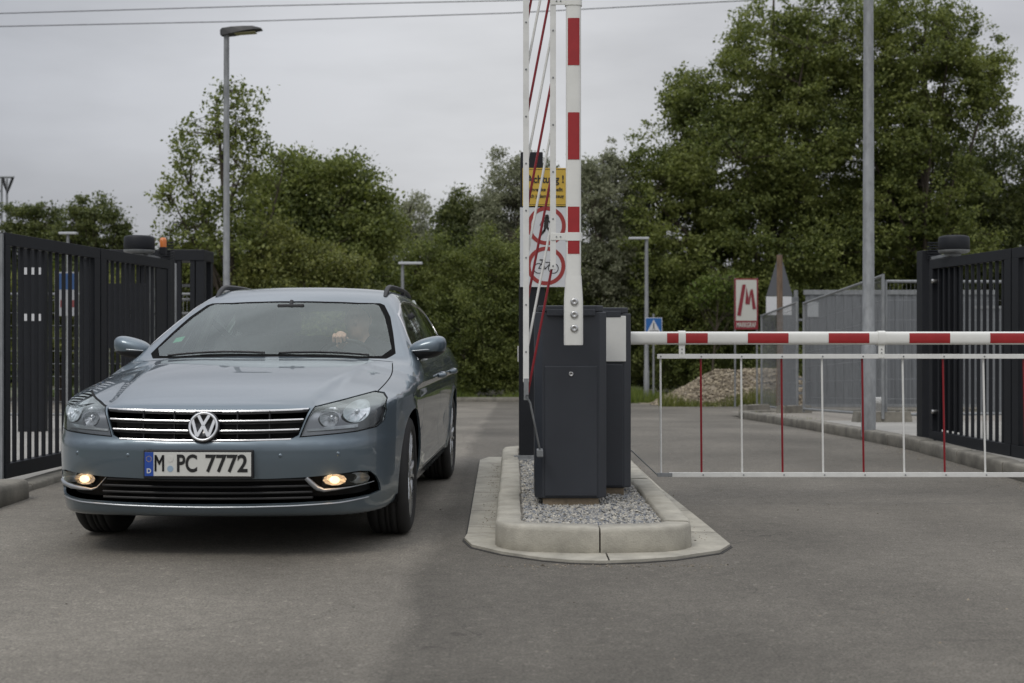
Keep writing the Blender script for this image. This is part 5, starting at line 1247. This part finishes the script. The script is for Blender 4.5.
# ------------------------------------------------------------------ street lamps and signs
def street_lamp(px, Y, ytop, r, label, head, yaw, arm, gz=None):
    k = Y/FPX; X = (px-512)*k; z0 = GZ(Y) if gz is None else gz; z1 = CAMZ+(337-ytop)*k
    t = empty("street_lamp", (X, Y, z0), label, "street lamp", "street lamps")
    h = z1-z0; mb = MB(); mb.tube([(0, 0, -.05), (0, 0, .9), (0, 0, .92), (0, 0, h)], [r*1.25, r*1.25, r*1.05, r*.78], 16); mb.build("pole", M_galv, t)
    if head == 'big':
        q = Matrix.Rotation(yaw, 4, 'Z') @ Matrix.Rotation(R(-4), 4, 'Y')
        mb = MB(); prof = [(-.10, -.055, .02, .05), (-.06, -.07, .045, .09), (.10, -.055, .05, .13), (.30, -.03, .045, .145), (.46, -.015, .038, .13), (.60, -.008, -.0, .09)]
        vs = []
        for x_, zl, zh, w_ in prof: vs += [(x_, -w_, zl), (x_, w_, zl), (x_, w_*.8, zh+.01), (x_, -w_*.8, zh+.01)]
        mb.add([q @ Vector(v)+Vector((0, 0, h+.02)) for v in vs], [(i*4+j, i*4+(j+1) % 4, (i+1)*4+(j+1) % 4, (i+1)*4+j) for i in range(5) for j in range(4)]+[(0, 1, 2, 3), (20, 21, 22, 23)])
        hd = mb.build("lamp_head", mat("black lamp head", (.03, .03, .03), .5), t)
        mb = MB(); mb.box(.14, .50, -.09, .09, -.046, -.030, 0, .004); mb.v = [tuple(q @ Vector(v)+Vector((0, 0, h+.012))) for v in mb.v]; mb.build("lens", mat("lamp glass", (.30, .28, .16), .2), hd)
    elif head == 'flat':
        mb = MB(); mb.box(min(arm), max(arm), -.09, .09, h-.01, h+.05, 0, .015); mb.build("lamp_head", mat("light grey lamp head", (.52, .54, .56), .5), t)
    return t
street_lamp(226.5, 22, 33, .058, "tall galvanised street lamp with black head left of the car roof", 'big', R(0), None)
street_lamp(868.5, 13.7, -120, .060, "thick galvanised lamp post right of the boom, its head above the frame", 'big', R(180), None, gz=.05)
street_lamp(402.5, 32.5, 264, .05, "low street lamp with flat head above the car's roof rail", 'flat', 0, (-.10, .50))
street_lamp(646.5, 36.4, 239, .062, "grey street lamp with flat head beside the zebra crossing sign", 'flat', 0, (-.50, .06))
street_lamp(68, 34, 234, .05, "far street lamp with pale flat head just above the left gate", 'flat', 0, (-.22, .24))

def post(x, Y, z0, z1, r=.03, m=M_galv, off=None):
    mb = MB(); mb.tube([(x, Y, z0), (x, Y, z1)], r, 10)
    return mb
# zebra crossing sign
Y = 36.2; k = Y/FPX; X = (653.5-512)*k; t = empty("crossing_sign", (X, Y, GZ(Y)), "blue square zebra crossing sign just above the lowered boom", "sign")
zc = CAMZ+(337-326)*k; base = Vector((X, Y, GZ(Y))); M_bl = mat("blue sign face", (.02, .12, .36), .4)
mb = MB(); mb.tube([(0, 0, 0), (0, 0, zc-base.z+.34)], .03, 10); mb.build("pole", M_galv, t)
mb = MB(); s_ = .235; z_ = zc-base.z; mb.box(-s_, s_, -.06, -.05, z_-s_, z_+s_, 1, .003); mb.box(-s_+.015, s_-.015, -.0625, -.0595, z_-s_+.015, z_+s_-.015, 0)
mb.add([(-.19, -.064, z_-.18), (.19, -.064, z_-.18), (0, -.064, z_+.18)], [(0, 1, 2)], 1)
line(mb, [(0, z_+.05), (-.003, z_-.03)], .032, -.0655, 2); line(mb, [(0, z_-.03), (.03, z_-.10)], .016, -.0657, 2); line(mb, [(0, z_-.03), (-.03, z_-.10)], .016, -.0659, 2); disc(mb, .003, z_+.075, .014, -.0661, 2)
for i in range(5): mb.add([(-.12+.055*i, -.0665, z_-.16), (-.09+.055*i, -.0665, z_-.16), (-.09+.05*i+.01, -.0665, z_-.12), (-.12+.05*i+.015, -.0665, z_-.12)], [(0, 1, 2, 3)], 2)
mb.build("sign_board", [M_bl, M_sign, M_ink], t)
# company sign
Y = 31; k = Y/FPX; X = (746-512)*k; base = Vector((X, Y, GZ(Y))); t = empty("company_sign", base, "white sign with red border and slanted red M on two legs by the gravel heap", "sign")
W = 11.8*k; zt, zbm = CAMZ+(337-278.5)*k-base.z, CAMZ+(337-329.5)*k-base.z; M_sr = mat("sign red", (.22, .02, .03), .5); M_sw = mat("sign cream", (.55, .55, .50), .5)
for s in (-1, 1): mb = MB(); mb.tube([(s*(W-.02), 0, 0), (s*(W-.02), 0, zt+.01)], .022, 8); mb.build("leg", M_galv, t)
mb = MB(); mb.box(-W, W, -.04, -.02, zbm, zt, 0, .003); mb.box(-W+.035, W-.035, -.0425, -.0395, zbm+.21, zt-.035, 1)
def q4(*pts): mb.add([((a-746)*k*1.0, -.045-.0004*len(mb.v)/4, CAMZ+(337-b)*k-base.z) for a, b in pts], [(0, 1, 2, 3)], 0)
q4((742, 284.6), (745.4, 284.6), (740.4, 316), (736.8, 315.4)); q4((746.0, 286.6), (748.2, 298), (747.2, 304.4), (744.9, 304)); q4((749.8, 290.5), (750.8, 293), (749.2, 304.4), (747.4, 304.4)); q4((750.2, 289.6), (752.4, 289.4), (755.6, 309), (752.2, 309.3))
mb.text("MARKGRAF", .16, Matrix.Translation((0, -.046, zbm+.105)) @ RX, 1, width=2*W-.10, off=.003)
mb.build("sign_board", [M_sr, M_sw], t)
# wooden post with the back of a warning triangle
Y = 24; k = Y/FPX; X = (779.5-512)*k; mb = MB(); mb.tube([(0, 0, -.1), (.01, 0, 1.2), (.0, 0, CAMZ+(337-255)*k-GZ(Y))], [.062, .058, .054], 12)
o = mb.build("wooden_post", M_wood); o.location = (X, Y, GZ(Y)); tag(o, "bare brown timber post in front of the grey triangle sign", "post")
Y = 26; k = Y/FPX; X = (779.5-512)*k; base = Vector((X, Y, GZ(Y))); t = empty("triangle_sign", base, "grey back of a triangular sign with white plate, behind the timber post", "sign")
mb = MB(); mb.tube([(0, .03, 0), (0, .03, 2.5)], .03, 10); mb.build("pole", M_galv, t)
mb = MB(); a_ = (CAMZ+(337-254)*k-base.z, CAMZ+(337-296)*k-base.z); mb.prism([(-.265, a_[1]), (.265, a_[1]), (.02, a_[0]), (-.02, a_[0])], -.006, .0, 'xz'); mb.build("sign_board", mat("grey sign back", (.10, .105, .115), .6), t)
z2 = CAMZ+(337-315)*k-base.z; mb = MB(); mb.box(-.27, .24, -.008, .0, z2, a_[1]-.01, 0, .002); mb.build("plate", M_sign, t)

# ------------------------------------------------------------------ grey site gate and mesh fence panels on the right
Y = 27.5; k = Y/FPX
def XZ(px, py, Y): kk = Y/FPX; return (px-512)*kk, CAMZ+(337-py)*kk
M_zinc = mat("zinc sheet", (.165, .175, .185), .6, metal=.2, noise=.16, nscale=3, stretch=(5, 5, .35), nrough=.1)
t = empty("site_gate", ((805-512)*k, Y, GZ(Y)), "large grey sheet metal site gate with a pale placard, behind the mesh fence", "gate")
B = Vector(t.location); x0, zt = XZ(805.5, 290, Y); x1, zb = XZ(995, 407, Y)
mb = MB(); x = x0; i = 0
while x < x1: mb.box(x, min(x+.088, x1), -.01-(.012 if i % 2 else 0), .02, zb+.05, zt-.1, 0); x += .09; i += 1
mb.v = [(p[0]-B.x, p[1], p[2]-B.z) for p in mb.v]; mb.build("sheet_panel", M_zinc, t)
for a, b, c, d in ((x0-.04, x1, zt-.10, zt), (x0-.04, x1, zb, zb+.06)): mb = MB(); mb.box(a-B.x, b-B.x, -.04, .04, c-B.z, d-B.z, 0, .004); mb.build("frame_rail", M_galv, t)
px0, pz1 = XZ(807, 302, Y); px1, pz0 = XZ(818, 317, Y); mb = MB(); mb.box(px0-B.x, px1-B.x, -.035, -.028, pz0-B.z, pz1-B.z, 0, .002); mb.build("placard", mat("faded placard", (.42, .44, .45), .6), t)
for zz in (.35, .5, .65, 1.9): mb = MB(); mb.box(-.17, -.03, -.05, .0, zz, zz+.05, 0, .004); mb.build("hinge", M_galv, t)
mb = MB(); mb.box(-.23, -.16, -.05, .05, 0, 2.55, 0, .005); mb.build("hinge_post", M_galv, t)
t = empty("zinc_post", ((790-512)*27/FPX, 27, GZ(27)), "wide pale zinc pillar between the timber post and the site gate", "post"); xw = .17
mb = MB(); mb.box(-xw, xw, -.05, .05, 0, XZ(0, 297, 27)[1]-GZ(27), 0, .006); mb.build("pillar", M_zinc, t)
t = empty("grey_hoarding", ((1090-512)*22/FPX, 22, GZ(22)), "low grey hoarding seen between the bars of the right gate", "hoarding"); h_ = XZ(0, 306, 22)[1]-GZ(22)
mb = MB(); x = -1.9; i = 0
while x < 2.6: mb.box(x, x+.118, -.01-(.012 if i % 2 else 0), .02, .02, h_-.05, 0); x += .12; i += 1
mb.build("sheet_panel", M_zinc, t); mb = MB(); mb.box(-1.95, 2.75, -.03, .03, h_-.049, h_, 0, .004); mb.build("top_rail", M_galv, t)

def mesh_fence(name, a, b, h0, h1, label, grp, sp=.055, hs=.25, r=.0022, zz=None):
    """panel of thin wires between two tubes; a, b = (X, Y, z of the ground)"""
    A = Vector(a); Bv = Vector(b); t = empty(name, A, label, "fence panel", grp); D = Bv-A; n = int(D.length/sp)
    mb = MB(); mb.tube([(0, 0, h0), (0, 0, h1)], .021, 10); mb.build("post", M_galv, t)
    mb = MB(); mb.tube([tuple(D+Vector((0, 0, h0))), tuple(D+Vector((0, 0, h1)))], .021, 10); mb.build("post", M_galv, t)
    for h in (h0+.05, h1-.02): mb = MB(); mb.tube([(0, 0, h), tuple(D+Vector((0, 0, h)))], .019, 10); mb.build("rail", M_galv, t)
    mb = MB()
    for i in range(1, n): p = D*i/n; mb.tube([tuple(p+Vector((0, 0, h0+.06))), tuple(p+Vector((0, 0, h1-.03)))], r, 3, cap=False)
    h = h0+.25
    while h < h1-.05: mb.tube([(0, -.004, h), tuple(D+Vector((0, -.004, h)))], r*1.2, 3, cap=False); h += hs
    mb.build("wire_mesh", M_galv, t); return t
pA = (*[XZ(761.5, 0, 26)[0]], 26, GZ(26)); pB = (XZ(797, 0, 21.8)[0], 21.8, GZ(21.8)); pC = (XZ(883, 0, 16.4)[0], 16.4, GZ(16.4)+.03); pD = (8.2, 16.9, GZ(16.9)+.05)
GF = "mesh fence panels behind the right kerb"
mesh_fence("mesh_fence", pA, pB, .08, 1.95, "far mesh fence panel beside the timber post", GF)
mesh_fence("mesh_fence", (pB[0]+.08, pB[1]-.15, pB[2]), pC, .10, 1.93, "middle mesh fence panel running from the zinc pillar to the lamp post", GF)
mesh_fence("mesh_fence", (pC[0]+.05, pC[1]+.06, pC[2]), pD, .10, 1.86, "near mesh fence panel going behind the right gate leaf", GF)
def foot(x, y, z, label, sx=.34, rz=0.2):
    t = empty("concrete_block", (x, y, z), label, "fence foot", "concrete feet of the mesh fence", rz=rz)
    mb = MB(); mb.prism([(-sx, 0), (sx, 0), (sx*.93, .13), (-sx*.93, .13)], -.11, .11, 'xz'); me = mb.build("block", M_conc2, t)
    for dx in (-.2, 0.2): mb = MB(); mb.lathe([(0, .03), (.004, .03), (.004, .022), (-.03, .02)], 12, axis='z', org=(dx*sx/.34, 0, .13)); mb.build("socket", M_dark, t)
foot(pC[0]+.02, pC[1]+.12, GZ(16.5)+.09, "concrete fence foot under the near post by the lamp post", .36, .1)
foot(pB[0]-.05, pB[1], GZ(21.8)+.07, "concrete fence foot at the base of the zinc pillar", .30, .5)
foot(pB[0]-.55, pB[1]+.9, GZ(22.7)+.07, "concrete fence foot left of the timber post base", .28, .6)
# white cap on the foot behind the lamp
x, z = XZ(882, 409, 17.2); t = empty("white_canister", (x, 17.3, GZ(17.3)+.08), "small white canister standing behind the near fence foot", "canister")
mb = MB(); mb.lathe([(0, .06), (.0, .07), (.22, .07), (.225, .085), (.30, .085), (.31, .07), (.31, .001)], 20, axis='z'); mb.v = [(p[0], p[1], p[2]) for p in mb.v]; mb.build("body", M_white2, t)

# ------------------------------------------------------------------ yard on the left
def in_px(px, py, Y): x, z = XZ(px, py, Y); return x, z
# turnstile
Y = 15.2; t = empty("turnstile", (XZ(195, 0, Y)[0], Y, GZ(Y)), "full height dark turnstile behind the left gate post", "turnstile"); B = Vector(t.location); xa, zt = XZ(176, 250, Y); xb, _ = XZ(214, 0, Y); h = zt-B.z; a = xa-B.x; b = XZ(214, 0, 15.6)[0]-B.x; kk = Y/FPX
mb = MB(); mb.box(a-1.1, b, -.1, .4, h-.13, h, 0, .01); mb.build("roof_box", M_anthr, t)
for x, w in ((b-.05, .05), (b-.14, .028), (b-.30, .028), (a+.02, .02), (a-.55, .05), (a-1.05, .05)):
    mb = MB(); mb.box(x-w, x+w, -.09, -.09+2*w, 0, h-.131, 0, .004); mb.build("post", M_anthr, t)
for x in (b-.06, a-.5): mb = MB(); mb.box(x-.05, x+.05, .29, .39, 0, h-.131, 0, .004); mb.build("post", M_anthr, t)
mb = MB(); mb.tube([(a-.35, .2, .1), (a-.35, .2, h-.14)], .05, 12); mb.build("rotor", M_galv, t)
for i in range(10): mb = MB(); mb.tube([(a-.35, .2, .25+.165*i), (a+.20, .12, .25+.165*i)], .018, 8); mb.build("rotor_arm", M_galv, t)
mb = MB(); mb.box(a-.80, a-.30, -.13, -.05, 1.0, 1.75, 0, .006); p_ = mb.build("control_panel", M_anthr, t); mb = MB(); mb.box(a-.53, a-.50, -.145, -.131, 1.33, 1.47, 0, .003); mb.build("handle", M_white2, p_)
# galvanised guide strip right of the gate post
x, _ = XZ(173.5, 0, 12.9); o = MB(); o.box(-.028, .028, -.02, .02, 0, 1.78, 0, .003); 
for i in range(14): o.box(-.012, .012, -.024, -.019, .1+.12*i, .15+.12*i, 0)
o = o.build("guide_post", M_galv); o.location = (x, 12.9, 0); tag(o, "narrow perforated galvanised strip post between left gate and turnstile", "post")
# reader column with pale labels
x, _ = XZ(33, 0, 15.0); t = empty("reader_column", (x, 15.0, GZ(15)), "dark column with two rows of pale labels seen through the left gate", "column"); mb = MB(); mb.box(-.14, .14, -.1, .1, 0, XZ(0, 244, 15)[1]-GZ(15), 0, .008); mb.build("casing", M_anthr, t)
for py0, py1 in ((268, 275), (314, 321)): z1_ = XZ(0, py0, 15)[1]-GZ(15); z0_ = XZ(0, py1, 15)[1]-GZ(15); mb = MB(); mb.box(-.10, .13, -.108, -.101, z0_, z1_, 0, .001); mb.build("label_strip", M_sign, t)
# parking style board: blue above, red and white below
Y = 18; x, zt = XZ(68, 272, Y); _, zb = XZ(68, 316, Y); t = empty("notice_board", (x, Y, GZ(Y)), "upright notice board, blue above and red on white below, behind the left gate", "notice board"); g_ = GZ(Y)
mb = MB(); mb.box(-.15, .15, -.02, 0, zb-g_, zt-g_, 0, .003); mb.box(-.135, .135, -.0225, -.0195, (zt*.6+zb*.4)-g_, zt-.02-g_, 1); mb.box(-.10, .135, -.0225, -.0195, zb+.12-g_, (zt*.36+zb*.64)-g_, 2); mb.box(-.05, .05, -.024, -.0223, zb+.10-g_, zb+.22-g_, 0); mb.build("board", [mat("faded board white", (.34, .35, .36), .6), mat("faded board blue", (.03, .08, .20), .6), mat("faded board red", (.20, .05, .05), .6)], t)
for s in (-.17, .17): mb = MB(); mb.tube([(s, 0, 0), (s, 0, zt+.02-g_)], .014, 8); mb.build("leg", M_galv, t)
# mesh fence across the yard
for i in range(4):
    x = -5.0-2.5*i; mesh_fence("mesh_fence", (x, 20.5, GZ(20.5)), (x-2.45, 20.5, GZ(20.5)), .03, 2.0, ["yard fence panel nearest the turnstile, seen through the left gate", "second yard fence panel from the turnstile", "third yard fence panel from the turnstile", "outermost yard fence panel at the left edge"][i], "yard fence panels behind the left gate", sp=.06, hs=.2, r=.004)
# lattice mast
Y = 58; x, zt = XZ(1, 178, Y); t = empty("lattice_mast", (x-.2, Y, GZ(Y)), "grey lattice rail mast at the left edge above the gate", "mast"); h = zt-GZ(Y); mb = MB()
for sx in (-.35, .35):
    for sy in (-.3, .3): mb.tube([(sx, sy, 0), (sx, sy, h)], .045, 6)
i = 0; z = 0
while z < h-.6: s = 1 if i % 2 else -1; mb.tube([(-.35*s, -.3, z), (.35*s, -.3, z+.6)], .03, 5); mb.tube([(-.35, -.3, z), (.35, -.3, z)], .025, 5); z += .6; i += 1
mb.build("lattice", M_galv, t); mb = MB(); mb.tube([(-.4, -.3, h), (.9, -.3, h)], .05, 6); mb.build("crossarm", M_galv, t)
mb = MB(); mb.tube([(.85, -.3, h), (.72, -.3, h-.35), (.6, -.3, h-.7), (.48, -.3, h-.35), (.40, -.3, h)], .06, 6); mb.build("insulator", M_black, t)
# overhead wires
def wire(pts, Y, label):
    mb = MB(); P = []
    for px, py in pts: x, z = XZ(px, py, Y); P.append((x, Y, z))
    mb.tube(P, .022, 5); o = mb.build("overhead_wire", mat("dark cable", (.06, .06, .065), .7)); tag(o, label, "wire", "overhead wires across the sky")
wire([(-300, 19), (0, 13.5), (260, 6), (512, 0.5), (700, -7), (1200, -40)], 60, "upper overhead wire crossing the left half of the sky")
wire([(-300, 30), (0, 26.5), (260, 21), (512, 13), (757, 0), (1100, -22)], 60, "lower overhead wire passing behind the upright boom")

# grit, dead leaves and crumbs of soil that gather along the kerbs
rs = np.random.RandomState(31); Q = []
for k_ in range(900): y = 4.6+rs.rand()*8; Q.append((XR(y)-abs(rs.normal())*.12-.02, y, GZ(y)))
for k_ in range(160): y = 7+rs.rand()*3.6; Q.append((IX0-.02-abs(rs.normal())*.05, y, .016))
for k_ in range(260): x = rs.uniform(-.1, 1.0); Q.append((x, 6.0-abs(rs.normal())*.05, 0))
for k_ in range(260): y = rs.uniform(6.6, 10.6); Q.append((IX1+.02+abs(rs.normal())*.05, y, .016))
for k_ in range(500): Q.append((rs.uniform(-3, 3.5), rs.uniform(3.9, 14), 0))
Q = np.array(Q); V, F = stones(Q, rs.uniform(.002, .0065, len(Q))*(1+(rs.rand(len(Q)) > .97)*.8), .6, 8)
M_grt = gravel_mat("grit", (.06, .05, .035), (.34, .29, .22)); tag(link("road_grit", npmesh("road_grit", V, F, M_grt)), "grit and crumbs of soil lying along the kerbs", "grit", kind="stuff")
